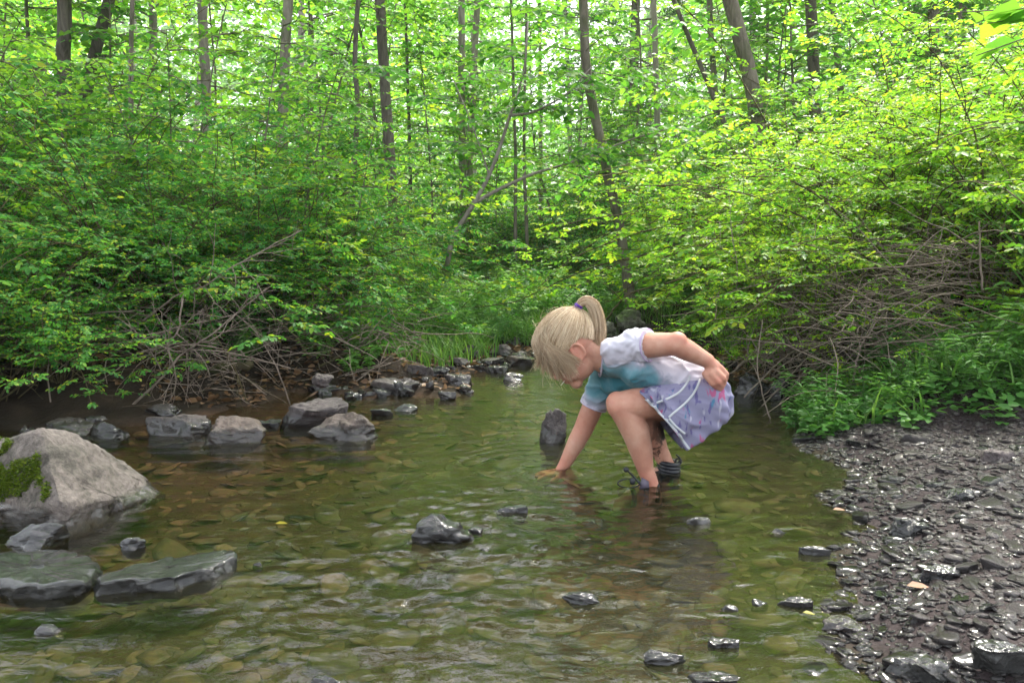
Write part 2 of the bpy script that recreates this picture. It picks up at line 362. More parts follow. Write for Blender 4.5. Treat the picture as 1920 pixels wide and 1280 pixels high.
wx = N_(nt, 'SeparateXYZ'); L.new(tc.outputs['Object'], wx.inputs[0]); silt = N_(nt, 'MapRange'); L.new(wx.outputs[0], silt.inputs[0]); silt.inputs[1].default_value = -.75; silt.inputs[2].default_value = .25; silt.inputs[3].default_value = 0; silt.inputs[4].default_value = .25
L.new(math_(nt, 'ADD', mk.outputs[0], silt.outputs[0]), a.inputs[0])
gl = N_(nt, 'BsdfGlossy', Roughness=.02); gl.inputs[0].default_value = (1, 1, 1, 1); L.new(nb, gl.inputs['Normal'])
b = N_(nt, 'MixShader'); L.new(fr.outputs[0], b.inputs[0]); L.new(a.outputs[0], b.inputs[1]); L.new(gl.outputs[0], b.inputs[2]); L.new(b.outputs[0], out.inputs[0])
tag(link('water', mb.mesh('water'), m), 'shallow olive stream with ripples', 'water', kind='structure')

# ------------------------------------------------------------------ stones under water (uncountable) and shore gravel
rng = np.random.default_rng(5)
def scatter_stones(name, pts, sizes, flat, mt, protos, label, cat, sink=.3):
    mb = MB()
    for (x, y, z), s in zip(pts, sizes):
        V, T = protos[rng.integers(len(protos))]; a = rng.uniform(0, 6.28); ca, sa = math.cos(a), math.sin(a)
        W = V * np.array([s, s * rng.uniform(.55, .95), s * flat * rng.uniform(.7, 1.3)])
        tx, ty = rng.normal(0, .2, 2)
        W = np.stack([W[:, 0] * ca - W[:, 1] * sa, W[:, 0] * sa + W[:, 1] * ca, W[:, 2] + W[:, 0] * tx + W[:, 1] * ty], 1)
        mb.add(W + np.array([x, y, z + s * flat * (1 - 2 * sink) * .5]), t=T)
    return tag(link(name, mb.mesh(name), mt), label, cat, kind='stuff')
bedp = [rock_verts(900 + k, 2, 5, .07) for k in range(8)]
N = 5200; x = rng.uniform(-2.6, 1.2, N); y = 1.0 + rng.uniform(0, 1, N) ** 1.5 * 3.2; d = shore_sd(x, y); k = (d < -.05); x, y = x[k], y[k]
m, nt, out = mat('bed_stone'); L = nt.links; g = N_(nt, 'NewGeometry'); tc = N_(nt, 'TexCoord'); n1 = noise_n(nt, 22, 5, .65, tc.outputs['Object'])
sx = N_(nt, 'SeparateXYZ'); L.new(tc.outputs['Object'], sx.inputs[0])
cg = ramp(nt, [(0, (.04, .05, .014)), (.5, (.07, .062, .026)), (1, (.1, .078, .042))], g.outputs['Random Per Island']).outputs[0]
cb = ramp(nt, [(0, (.075, .038, .022)), (1, (.16, .088, .054))], g.outputs['Random Per Island']).outputs[0]
f = N_(nt, 'MapRange'); L.new(math_(nt, 'ADD', math_(nt, 'SUBTRACT', math_(nt, 'MULTIPLY', sx.outputs[1], .9), sx.outputs[0]), math_(nt, 'MULTIPLY', n1.outputs[0], .3)), f.inputs[0]); f.inputs[1].default_value = 2.6; f.inputs[2].default_value = 3.1
cc = mixc(nt, cg, cb, f.outputs[0]); cc = mixc(nt, cc, ramp(nt, [(.38, (.3, .4, .3)), (.58, (1.15, 1.1, 1))], n1.outputs[0]).outputs[0], blend='MULTIPLY', f=1)
p = N_(nt, 'BsdfPrincipled', Roughness=.8); L.new(cc, p.inputs['Base Color']); L.new(bump(nt, n1.outputs[0], .4, .01), p.inputs['Normal']); L.new(p.outputs[0], out.inputs[0])
zb = H(x, y); s = np.clip(rng.lognormal(-4.0, .6, len(x)), .007, .075)
scatter_stones('streambed_cobbles', np.stack([x, y, np.minimum(zb, -.02)], 1), s, .12, m, bedp, 'olive and brown flat cobbles lying on the stream bed', 'cobbles', .55)

pebp = [rock_verts(700 + k, 2, 8, .08, flat=(k % 2 == 0)) for k in range(12)]
N = 52000; x = rng.uniform(.5, 3.2, N); y = rng.uniform(.9, 3.1, N); d = shore_sd(x, y) + rng.normal(0, .02, N); w = beach_w(x, y)
k = (d > -.05 + .0) & (w > .35) & (rng.uniform(0, 1, N) < np.exp(-d * .35)); x, y = x[k][:26000], y[k][:26000]
s = rng.lognormal(-5.15, .5, len(x)); s = np.clip(s, .003, .02)
scatter_stones('gravel', np.stack([x, y, H(x, y)], 1), s, .3, M['pebble'], [rock_verts(760 + k, 2 if k < 4 else 1, 2 + k % 4, .06) for k in range(10)], 'dark wet shale gravel covering the beach', 'gravel', .3)
# countable larger stones of the beach
meshes = []
for k, (V, T) in enumerate([rock_verts(800 + k, 3, 4 + k % 6, .06, flat=(k % 3 > 0)) for k in range(12)]):
    mb = MB(); mb.add(V * np.array([1, rng.uniform(.45, .85), rng.uniform(.2, .34)]), t=T); mm = mb.mesh('pebble'); mm.materials.append(M['pebble'] if k % 4 else M['slate']); meshes.append(mm)
cnt = 0; used = []
while cnt < 230:
    px, py = rng.uniform(1440, 1915), 790 + 480 * rng.uniform(0, 1) ** .8
    q = P(px, py, .03); d = shore_sd([q[0]], [q[1]])[0]
    if d < -.02 or beach_w(q[:1], q[1:2])[0] < .6: 
        if not (-.12 < d <= -.02 and rng.uniform() < .12): continue
    s = float(np.clip(rng.lognormal(-3.95, .42), .009, .05))
    if any(math.hypot(q[0] - a, q[1] - b) < (s + c) * .8 for a, b, c in used): continue
    used.append((q[0], q[1], s))
    o = bpy.data.objects.new('pebble', meshes[rng.integers(12)]); COL.objects.link(o)
    o.location = (q[0], q[1], max(H(q[:1], q[1:2])[0], -.012) + s * .06); o.scale = (s, s, s * rng.uniform(.8, 1.3)); o.rotation_euler = (rng.normal(0, .16), rng.normal(0, .16), rng.uniform(0, 6.28))
    tag(o, 'flat dark wet stone among the gravel of the beach', 'stone', 'flat dark stones strewn over the gravel beach'); cnt += 1

# ------------------------------------------------------------------ named rocks
def rock(seed, x0, x1, yt, yb, label, m='rock', z=0.0, dep=.75, flat=False, name='rock', sub=5, tilt=(0, 0), group=None, rz=None, rough=.1, cat='rock'):
    q = P((x0 + x1) / 2, yb, z); z = max(z, float(H([q[0]], [q[1]])[0]) - .004); q = P((x0 + x1) / 2, yb, z); t = q[1] / ray((x0 + x1) / 2, yb)[1]; s = t / F
    wd = (x1 - x0) * s; l = wd * dep; e = math.atan2(CAMH - z, q[1])
    h = max(.018, ((yb - yt) * s - l * math.sin(e) * .75) / math.cos(e)); h = min(h, wd * (.21 if 44 <= seed <= 60 else .62)) if seed not in (42,) else h; sink = .5 * h + .015
    V, T = rock_verts(seed, sub, 9, rough, flat)
    V = V * np.array([wd / 2, l / 2, (h + sink) / 2]); V[:, 2] += (h - sink) / 2
    mb = MB(); mb.add(V, t=T); o = link(name, mb.mesh(name), M[m]); o.location = (q[0], q[1] + l * .42, z); o.rotation_euler = (tilt[0], tilt[1], 0)
    return tag(o, label, cat, group)
R_ = [
 (11, -20, 97, 968, 1030, 'shiny wet blue grey rock at the foot of the pale boulder', 'rock_wet', .9, 0),
 (12, 218, 268, 1003, 1032, 'small dark pointed rock between the boulder and the long slab', 'rock_wet', .7, 0),
 (13, 28, 70, 793, 816, 'smallest grey rock at the far left end of the stone row', 'rock', .8, 0),
 (14, 66, 162, 780, 818, 'smooth grey oblong rock behind the pale boulder', 'rock', .6, 0),
 (15, 150, 230, 784, 822, 'dark rounded wet rock just right of the smooth grey rock', 'rock_wet', .7, 0),
 (16, 150, 196, 776, 795, 'low grey rock tucked behind the dark rounded rock', 'rock', .7, 0),
 (17, 262, 332, 752, 778, 'grey domed rock on the mud at the lower end of the bare branch', 'rock', .7, 0),
 (18, 260, 385, 772, 819, 'long flat topped grey rock behind the rough purple rock', 'rock', .6, 1),
 (19, 360, 488, 776, 832, 'rough purple grey rock standing in front of the flat topped rock', 'rock_brown', .6, 0),
 (20, 478, 524, 784, 802, 'thin low wet stone between two rock pairs', 'rock_wet', .8, 1),
 (21, 517, 652, 746, 803, 'blocky grey rock with pale streak behind the round brown rock', 'rock', .55, 1),
 (22, 568, 704, 766, 826, 'round brown rock with a dark wet base in mid stream', 'rock_brown', .65, 0),
 (23, 564, 630, 714, 737, 'low greenish slab under the hanging leaves on the bank', 'rock', .8, 1),
 (24, 580, 622, 698, 716, 'small grey rock above the greenish slab', 'rock', .8, 0),
 (25, 688, 792, 704, 741, 'large smooth grey slab at the shore behind the two round rocks', 'rock', .6, 1),
 (26, 762, 812, 681, 708, 'pale square stone leaning at the back of the shore slabs', 'rock', .6, 1),
 (27, 796, 846, 684, 710, 'dark hollowed stone beside the pale square stone', 'rock_wet', .6, 0),
 (28, 832, 884, 698, 724, 'flat grey slab sloping to the water beside the dark hollowed stone', 'rock', .8, 1),
 (29, 820, 856, 730, 750, 'small pale triangular stone at the tip of the shore', 'rock', .7, 0),
 (30, 854, 889, 719, 738, 'small brown stone right of the pale triangular stone', 'rock_brown', .7, 0),
 (31, 692, 738, 762, 780, 'dark wet flat stone in the water in front of the shore slabs', 'rock_wet', .7, 1),
 (32, 734, 782, 756, 772, 'glinting wet stone beside the dark wet flat stone', 'rock_wet', .7, 0),
 (33, 938, 982, 696, 715, 'lone domed stone in the water off the far shore', 'rock', .7, 0),
 (34, 862, 900, 645, 668, 'grey rock half hidden by grass on the far bank', 'rock', .7, 0),
 (35, 912, 962, 643, 672, 'upright grey rock at the edge of the far grass', 'rock', .7, 0),
 (36, 948, 980, 630, 646, 'dark rock up in the far grass', 'rock', .8, 0),
 (37, 946, 1004, 664, 686, 'flat brown slab at the far end of the shore', 'rock_brown', .8, 1),
 (38, 880, 916, 680, 697, 'thin flat pale stone in the far shore row', 'rock', .8, 1),
 (39, 908, 954, 682, 700, 'wide flat stone in the far shore row', 'rock', .8, 1),
 (40, 842, 886, 668, 690, 'grey stone with a notch behind the far shore row', 'rock', .7, 0),
 (41, 900, 946, 668, 684, 'flat pale slab behind the far shore row', 'rock', .8, 1),
 (42, 1012, 1064, 764, 832, 'upright purple grey stone standing in the water beside the reaching arm', 'rock', .75, 0),
 (43, 768, 890, 950, 1022, 'shiny wet rock alone in mid stream with a white sheen on top', 'rock_wet', .75, 0),
 (44, 868, 906, 974, 1000, 'dark flat stone touching the shiny mid stream rock', 'rock_wet', .7, 1),
 (45, 896, 924, 1012, 1034, 'tiny dark stone tip poking up below the shiny mid stream rock', 'rock_wet', .6, 0),
 (46, 1054, 1126, 1102, 1130, 'low black wet stone in the reflection of the child', 'rock_wet', .6, 0),
 (47, 1208, 1302, 1205, 1246, 'jagged black wet stone near the lower edge', 'rock_wet', .6, 0),
 (48, 1330, 1392, 1198, 1216, 'flat stone barely above water right of the jagged black stone', 'rock_wet', .6, 1),
 (49, 1296, 1390, 1238, 1290, 'sloping wet slab cut by the lower edge of the view', 'rock_wet', .6, 1),
 (50, 572, 652, 1260, 1296, 'rounded wet stone cut by the lower edge of the view left of centre', 'rock_wet', .7, 0),
 (51, 1352, 1388, 1128, 1146, 'small bright wet pebble at the right rim of the reflection', 'rock_wet', .7, 0),
 (52, 1410, 1446, 1117, 1136, 'small white glinting pebble in the shallows by the beach', 'rock_wet', .7, 0),
 (53, 930, 990, 954, 963, 'thin dark sliver of stone right of the shiny mid stream rock', 'rock_wet', .5, 1),
 (54, 1288, 1336, 969, 983, 'thin dark sliver of stone in the water below the skirt', 'rock_wet', .5, 1),
 (55, 1444, 1478, 978, 1000, 'curved dark sliver of stone in the shallows near the beach', 'rock_wet', .6, 0),
 (56, 470, 492, 1042, 1060, 'tiny black stone right of the long dark slab', 'rock_wet', .7, 0),
 (57, 48, 112, 1162, 1192, 'glinting rounded stone at the lower left', 'rock_wet', .7, 0),
 (58, 1548, 1640, 1155, 1188, 'smooth oval brown stone lying at the water edge of the beach', 'rock_brown', .6, 0),
 (59, 1500, 1560, 1020, 1040, 'row end of dark slivers poking from the shallows', 'rock_wet', .4, 1),
 (60, 1460, 1530, 1108, 1140, 'dark flat stones edge lying in the lower shallows', 'rock_wet', .5, 1),
 (61, 1850, 1915, 838, 866, 'blocky grey stone on the upper right of the beach', 'rock', .7, 1),
 (62, 1680, 1795, 1222, 1290, 'broad flat blue grey stone at the lower edge of the beach', 'slate', .7, 1),
 (63, 1845, 1940, 1196, 1246, 'broad flat greenish slab at the lower right corner', 'slate', .7, 1),
 (64, 1680, 1760, 968, 998, 'flat slab with a dark shadowed edge in the middle of the beach', 'slate', .6, 1),
 (65, 1780, 1860, 908, 944, 'shiny humped stone in the upper middle of the beach', 'rock_wet', .7, 0),
 (66, 1735, 1810, 1055, 1084, 'long glossy stone in the lower middle of the beach', 'rock_wet', .55, 1),
 (67, 1155, 1222, 562, 622, 'mossy boulder on the far bank above the ponytail', 'rock_moss', .8, 0),
 (68, 1122, 1168, 598, 632, 'low mossy rock beside the mossy boulder', 'rock_moss', .8, 0),
 (69, 1380, 1450, 694, 742, 'black wet rock under the right bank behind the hand', 'rock_wet', .7, 0),
 (70, 1440, 1500, 700, 744, 'dark rock under the dead leaves of the right bank', 'rock_wet', .7, 0),
 (71, 1330, 1400, 672, 706, 'grey flat rock on the right bank just above the hand', 'rock', .8, 1),
 (72, 1270, 1330, 636, 664, 'dark rock on the bank behind the bent arm', 'rock_wet', .8, 0),
 (73, 650, 690, 728, 744, 'small muddy stone left of the large smooth slab', 'rock', .8, 0),
]
for (sd_, a, b, c, d, lab, mt, dp, fl) in R_:
    rock(sd_, a, b, c, d, lab, mt, dep=dp, flat=bool(fl), tilt=(random.uniform(-.05, .05), random.uniform(-.06, .06)))
rgs = np.random.default_rng(44); line = [(600, 738), (680, 746), (760, 735), (830, 712), (880, 700), (940, 690), (1010, 672), (1060, 658)]
for k in range(46):
    t = rgs.uniform(0, len(line) - 1.001); i = int(t); f = t - i; px = line[i][0] * (1 - f) + line[i + 1][0] * f; py = line[i][1] * (1 - f) + line[i + 1][1] * f - rgs.uniform(-6, 16)
    wpx = rgs.uniform(14, 40); rock(300 + k, px - wpx / 2, px + wpx / 2, py - wpx * rgs.uniform(.25, .5), py, 'small flat grey stone in the bar along the far shore', 'rock' if k % 3 else 'rock_wet', z=.0, flat=True, sub=3, tilt=(rgs.normal(0, .06), rgs.normal(0, .08)), group='small flat stones of the far shore', dep=.8, cat='stone')
def slab(label, top_px, ztop, thick, m, seed, tilt_to=None):
    """flat slab from its top outline (pixels on a level top), with a broken edge"""
    pts = np.array([P(a, b, ztop if tilt_to is None else ztop * (1 - (a - top_px[0][0]) * 0)) for a, b in top_px]); c = pts.mean(0); n = len(pts)
    fine = []
    for i in range(n):
        for k in range(14): fine.append(pts[i] + (pts[(i + 1) % n] - pts[i]) * k / 14)
    pts = np.array(fine); n = len(pts); rad = pts - c; mb = MB(); Vs = []
    for fr, dz in ((.02, 0), (.15, 0), (.3, .0), (.45, 0), (.6, 0), (.72, 0), (.85, 0), (.93, 0), (.97, -.002), (1.0, -.006), (1.0, -thick * .25), (1.015, -thick * .4), (1.0, -thick * .55), (1.01, -thick * .7), (.97, -thick), (.8, -thick * 1.3)):
        v = c + rad * fr + np.array([0, 0, dz]); v = v + (fbm(v * 22 + seed, seed, 4, .6) * (.0045 if fr < .9 else .008))[:, None] * np.array([1, 1, .55]) + (rad / np.linalg.norm(rad, axis=1, keepdims=True)) * (.007 * (1 - 2 * np.abs(vnoise(v * np.array([14, 14, 60]) + seed, seed + 2))) * (fr > .9))[:, None]; Vs.append(v)
    V = np.concatenate(Vs); q = []
    for r in range(len(Vs) - 1):
        for i in range(n): q.append((r * n + i, r * n + (i + 1) % n, (r + 1) * n + (i + 1) % n, (r + 1) * n + i))
    mb.add(V, q, [(i, (i + 1) % n, 0) for i in range(1, n - 1)]); o = link('rock', mb.mesh('rock', off=c), M[m]); o.location = c
    return tag(o, label, 'rock')
slab('flat round wet slab in the lower left corner', [(-60, 1060), (-10, 1036), (60, 1028), (130, 1034), (172, 1052), (176, 1072), (150, 1090), (80, 1097), (10, 1085), (-60, 1080)], .026, .04, 'slate', 3)
slab('long dark tapering slab with a wet edge in the left foreground', [(185, 1075), (250, 1055), (330, 1042), (425, 1032), (440, 1042), (405, 1060), (350, 1072), (330, 1082), (250, 1086), (190, 1092)], .024, .04, 'slate', 4)

# pale boulder, left foreground: hull of measured corner points, then subdivided and weathered
def hull_rock(name, pts, label, m, levels=5, amp=.006, seed=1):
    bm = bmesh.new()
    for p_ in pts: bm.verts.new(p_)
    r = bmesh.ops.convex_hull(bm, input=bm.verts); bmesh.ops.delete(bm, geom=[g for g in r['geom_interior'] if isinstance(g, bmesh.types.BMVert)], context='VERTS')
    bmesh.ops.triangulate(bm, faces=bm.faces[:])
    for k in range(levels):
        lim = .3 / 2 ** k; bmesh.ops.subdivide_edges(bm, edges=[e for e in bm.edges if e.calc_length() > .012], cuts=1, use_grid_fill=True)
        bmesh.ops.triangulate(bm, faces=bm.faces[:])
    for k in range(2): bmesh.ops.smooth_vert(bm, verts=bm.verts[:], factor=.5, use_axis_x=True, use_axis_y=True, use_axis_z=True)
    bm.normal_update(); V = np.array([v.co[:] for v in bm.verts]); Nn = np.array([v.normal[:] for v in bm.verts]); T = np.array([[v.index for v in f.verts] for f in bm.faces]); bm.free()
    V = V + Nn * (fbm(V * 9, seed, 5, .6) * amp * 1.6 + fbm(V * np.array([20, 20, 45]), seed + 3, 3) * amp * .6)[:, None]
    return V, T, Nn
bp = [G(78, 803, 1.88), G(122, 808, 1.95), G(172, 836, 2.0), G(60, 812, 1.88), P(322, 934, -.02), P(250, 955, -.03), P(128, 1012, -.03), G(22, 846, 1.9), G(-70, 860, 2.0), P(-90, 968, -.03), P(40, 992, -.03),
      P(-40, 905, -.03) + np.array([0, .25, 0]), P(240, 880, -.03), G(120, 815, 2.2), G(-40, 845, 2.2), G(94, 876, 1.815), G(112, 940, 1.752)]
V, T, Nn = hull_rock('boulder', bp, '', 'boulder')
base = P(130, 990); mb = MB(); mb.add(V, t=T); root = empty('boulder', base)
link('stone', mb.mesh('stone', off=base), M['boulder'], root)
tag(root, 'large pale peaked boulder with mossy left face in the left foreground', 'boulder')
# moss: short fibres growing on the left face
rng = np.random.default_rng(3)
pj = proj(V); fc = (Nn[:, 0] < .25) & (Nn[:, 1] < .1)
f = fbm(V * 14, 8, 3)
k = np.where((Nn[:, 1] < .15) & (pj[:, 0] < 112) & (pj[:, 1] > 825) & (f * 1.1 + .62 - np.hypot((pj[:, 0] - 35) / 75, (pj[:, 1] - 885) / 62) > 0) & (pj[:, 0] < 78 + (pj[:, 1] - 830) * .28))[0]
k = np.repeat(k, max(1, 16000 // max(1, len(k)))); mb = MB()
pp = V[k] + rng.normal(0, .004, (len(k), 3)); dd = unit(Nn[k] + rng.normal(0, .5, (len(k), 3)) + np.array([0, 0, -.2])); ll = rng.uniform(.004, .009, len(k))
leaf_geo(mb, pp - dd * .002, dd, unit(rng.normal(0, 1, (len(k), 3))), ll, ll * .22)
M['moss'] = leaf_mat('moss', [(.05, .09, .008), (.1, .16, .012), (.16, .21, .02)], trans=.3, gloss=.1)
link('moss', mb.mesh('moss', off=base), M['moss'], root)['label'] = 'bright green moss patch'

# ------------------------------------------------------------------ plants: prototypes
def gz(x, y): return float(H([x], [y], False)[0])
PROTO_AT = (0, -60, -40)
def proto(name, parts):
    """one thing out of frame is never kept: the prototype itself becomes the first placed copy"""
    r = empty(name)
    for n, mb, m in parts: link(n, mb.mesh(n), m, r)
    r['_used'] = 0; return r
def put(pr, loc, rz=0, sc=1, label=None, cat=None, group=None, tilt=(0, 0), sz=None):
    o = pr if not pr['_used'] else copy_tree(pr)
    pr['_used'] = 1
    o.location = loc; o.rotation_euler = (tilt[0], tilt[1], rz); o.scale = (sc, sc, sz or sc)
    return tag(o, label, cat, group)
def rose_proto(seed, h=1.2, n=24, leafL=.026, mt='rose', dens=1.0, out=.9, low=.25):
    rng = np.random.default_rng(seed); st, lf = MB(), MB(); P_, D_, N2 = [], [], []
    for i in range(n):
        a = rng.uniform(0, 6.28); r0 = rng.uniform(0, .16); tl = rng.uniform(.1, out)
        d = np.array([math.cos(a) * tl, math.sin(a) * tl, 1]); Ln = h * rng.uniform(.8, 1.45)
        c = grow([math.cos(a) * r0, math.sin(a) * r0, -.08], d, Ln, 12, np.array([math.cos(a) * .5, math.sin(a) * .5, -rng.uniform(.9, 2.2)]), .07, rng)
        c[:, 2] = np.maximum(c[:, 2], -.05)
        tube(st, c, np.linspace(.0055, .0015, len(c)), 4, False)
        for t in np.arange(low, 1, .075 / dens):
            p, dd = along(c, t + rng.uniform(-.02, .02)); b = rng.uniform(0, 6.28)
            d2 = unit(dd * .5 + np.array([math.cos(b), math.sin(b), .35])); Lt = rng.uniform(.08, .3) * h
            tw = grow(p, d2, Lt, 5, np.array([0, 0, -.5]), .1, rng); tube(st, tw, np.linspace(.0022, .0009, len(tw)), 3, False)
            for t2 in np.arange(.2, 1.01, .2 / dens * .16 / Lt * 1.1):
                p2, d3 = along(tw, min(t2, .999)); sd = unit(np.cross(d3, [0, 0, 1])) * (1 if rng.uniform() < .5 else -1)
                P_.append(p2); D_.append(unit(d3 * .6 + sd * .8 + np.array([0, 0, rng.uniform(-.3, .35)]))); N2.append(unit(np.array([rng.normal(0, .35), rng.normal(0, .35), 1])))
    k = np.arange(len(P_))
    compound(lf, rng, np.array(P_), D_, N2, 3, .068, leafL)
    return proto('rose_bush', [('stems', st, M['cane']), ('foliage', lf, M[mt])])
def herb_proto(seed, h=.4, n=11, leafL=.06, mt='herb', ratio=.24):
    rng = np.random.default_rng(seed); st, lf = MB(), MB(); ps, ds, ns, ls = [], [], [], []
    for i in range(n):
        a = rng.uniform(0, 6.28); r0 = rng.uniform(0, .14)
        c = grow([math.cos(a) * r0, math.sin(a) * r0, -.03], [math.cos(a) * .35, math.sin(a) * .35, 1], h * rng.uniform(.6, 1.15), 7, [0, 0, -.35], .07, rng)
        tube(st, c, np.linspace(.003, .001, len(c)), 4, False)
        for q, t in enumerate(np.arange(.18, 1.0, .085)):
            p, dd = along(c, t); b = q * 2.4 + a
            for sg in (0, math.pi):
                ps.append(p); ds.append(np.array([math.cos(b + sg), math.sin(b + sg), rng.uniform(-.1, .5)])); ns.append(np.array([rng.normal(0, .2), rng.normal(0, .2), 1])); ls.append(leafL * rng.uniform(.6, 1.25))
    leaf_geo(lf, np.array(ps), np.array(ds), np.array(ns), np.array(ls), np.array(ls) * ratio, droop=.3)
    return proto('leafy_herb', [('stems', st, M['herb_stem']), ('foliage', lf, M[mt])])
M['herb_stem'] = plain('green_stem', (.09, .16, .05), .5)
def spray(lf, st, p, d, Ln, rng, leafL, r0=.006, ratio=.36, step=.055, sub=True):
    tw = grow(p, d, Ln, 7, [0, 0, -.25], .07, rng); tube(st, tw, np.linspace(r0, r0 * .3, len(tw)), 4, False)
    ps, ds, ns, ls = [], [], [], []
    def leaves(c, L2, t0):
        for q, t in enumerate(np.arange(t0, 1.001, step / L2)):
            p2, dd = along(c, min(t, .999)); sd = unit(np.cross(dd, [0, 0, 1])) * (1 if q % 2 else -1)
            ps.append(p2); ds.append(unit(dd * .6 + sd * .8 + np.array([0, 0, rng.uniform(-.35, .15)]))); ns.append(unit(np.array([rng.normal(0, .3), rng.normal(0, .3), 1]))); ls.append(leafL * rng.uniform(.65, 1.25))
    leaves(tw, Ln, .3)
    if sub:
        for q, t in enumerate(np.arange(.2, .92, .14)):
            p2, dd = along(tw, t); sd = unit(np.cross(dd, [0, 0, 1])) * (1 if q % 2 else -1)
            L2 = Ln * .45 * (1.1 - t) + .12; c = grow(p2, dd * .7 + sd * .8, L2, 4, [0, 0, -.25], .1, rng); tube(st, c, np.linspace(r0 * .5, r0 * .2, len(c)), 3, False); leaves(c, L2, .15)
    leaf_geo(lf, np.array(ps), np.array(ds), np.array(ns), np.array(ls), np.array(ls) * ratio, droop=.22)
def sapling_proto(seed, h=4.0, r=.016, z0=.5, leafL=.075, mt='sap', nb=34, ln=.9, bark='bark_mid', step=.055):
    rng = np.random.default_rng(seed); st, br, lf = MB(), MB(), MB()
    c = grow([0, 0, -.1], [rng.normal(0, .08), rng.normal(0, .08), 1], h + .1, 14, [rng.normal(0, .2), rng.normal(0, .2), .3], .05, rng)
    tube(st, c, np.linspace(r, r * .25, len(c)), 7)
    for i in range(nb):
        t = z0 / h + (1 - z0 / h) * (i + rng.uniform(0, 1)) / nb; p, dd = along(c, t); a = i * 2.4 + rng.uniform(-.4, .4)
        L2 = ln * (1.15 - .75 * t) * rng.uniform(.6, 1.2)
        spray(lf, br, p, np.array([math.cos(a), math.sin(a), rng.uniform(.05, .45)]), L2, rng, leafL, r0=.007, step=step)
    return proto('sapling', [('trunk', st, M[bark]), ('limbs', br, M[bark]), ('crown', lf, M[mt])])
def crown_meshes(seed, R=2.4, h=7.0, leafL=.1, nb=20, mt='canopy'):
    rng = np.random.default_rng(seed); br, lf = MB(), MB()
    for i in range(nb):
        t = (i + rng.uniform(0, 1)) / nb; a = i * 2.4 + rng.uniform(-.5, .5); Rr = R * (.45 + 1.1 * math.sin(math.pi * (.12 + .8 * t))) / 1.55 * rng.uniform(.7, 1.15)
        c = grow([0, 0, t * h], [math.cos(a), math.sin(a), .35], Rr, 7, [0, 0, -.15], .09, rng); tube(br, c, np.linspace(.035, .008, len(c)), 5, False)
        for q in range(11):
            p, dd = along(c, .2 + .8 * q / 11); b = rng.uniform(-1.2, 1.2); ca, sa = math.cos(b), math.sin(b)
            d2 = np.array([dd[0] * ca - dd[1] * sa, dd[0] * sa + dd[1] * ca, rng.uniform(-.25, .4)])
            spray(lf, br, p, d2, rng.uniform(.5, 1.0), rng, leafL, .008, step=.075, sub=(q % 2 == 0))
    a, b = br.mesh('limbs'), lf.mesh('crown'); a.materials.append(M['bark']); b.materials.append(M[mt]); return a, b

roses = [rose_proto(s, 1.15, n_, l_, 'rose', dens=d_) for s, n_, l_, d_ in ((1, 22, .025, .95), (2, 20, .037, .65), (3, 22, .03, .8), (4, 17, .028, .8))]
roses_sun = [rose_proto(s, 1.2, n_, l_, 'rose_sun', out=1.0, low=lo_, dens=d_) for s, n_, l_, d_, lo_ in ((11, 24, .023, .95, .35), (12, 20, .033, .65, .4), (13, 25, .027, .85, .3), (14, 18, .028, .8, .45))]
herbs = [herb_proto(21), herb_proto(22, .32, 14, .05), herb_proto(23, .55, 12, .075, ratio=.2), herb_proto(24, .2, 12, .055, ratio=.36)]
saps = [sapling_proto(31), sapling_proto(32, 3.2, .015, .4, .07, nb=30, ln=.8), sapling_proto(33, 5.5, .022, .8, .085, nb=46, ln=1.2), sapling_proto(34, 2.4, .012, .3, .065, nb=24, ln=.7)]
crowns = [crown_meshes(41), crown_meshes(42, 2.8, 8), crown_meshes(43, 2.2, 6, nb=17)]
rng = np.random.default_rng(77)

# left bank thicket
def row(protos, n, x0, x1, y0, y1, s0, s1, label, cat, group, seed, zoff=0, cond=None, glade=True):
    rg = np.random.default_rng(seed); k = 0; tries = 0; pts = []
    while k < n and tries < n * 40:
        tries += 1; x, y = rg.uniform(x0, x1), rg.uniform(y0, y1)
        if cond and not cond(x, y): continue
        if glade and y < 9.5 and -.085 * y - .3 < x < .135 * y + .2: continue
        s = rg.uniform(s0, s1)
        if any((x - a) ** 2 + (y - b) ** 2 < (.28 * s) ** 2 for a, b in pts): continue
        pts.append((x, y))
        put(protos[rg.integers(len(protos))], (x, y, gz(x, y) + zoff), rg.uniform(0, 6.28), s, label, cat, group, (rg.normal(0, .06), rg.normal(0, .06))); k += 1
sdf = lambda x, y: float(shore_sd([x], [y])[0])
row(roses, 15, -2.9, -.95, 3.6, 4.4, .58, .8, 'dark green rose bush overhanging the muddy left bank', 'bush', 'rose bushes along the left bank', 101, .16, lambda x, y: .6 < sdf(x, y) < 1.05)
row(roses, 12, -3.0, -1.7, 2.95, 3.9, .4, .55, 'low rose bush with leaves hanging over the mud of the left bank', 'bush', 'low rose bushes at the left mud bank', 100, .05, lambda x, y: .17 < sdf(x, y) < .5)
row(roses, 16, -3.6, -1.15, 4.2, 5.0, .8, 1.0, 'tall green rose bush in the thicket behind the left bank', 'bush', 'rose bushes behind the left bank', 102, .05, lambda x, y: sdf(x, y) > .5)
row(roses, 18, -5.0, -1.5, 5.0, 7.0, .95, 1.3, 'rounded green bush in the thicket at the foot of the left trees', 'bush', 'bushes under the left trees', 103, 0, lambda x, y: sdf(x, y) > .6)
row(roses, 9, -2.4, .3, 7.4, 9.4, .6, .85, 'green bush above the grassy bank in the middle', 'bush', 'bushes above the grassy bank', 104, 0, lambda x, y: sdf(x, y) > .5)
row(roses, 26, -9, 9, 10.5, 18, 1.5, 2.2, 'large green bush among the trunks of the middle forest', 'bush', 'bushes among the forest trunks', 106)
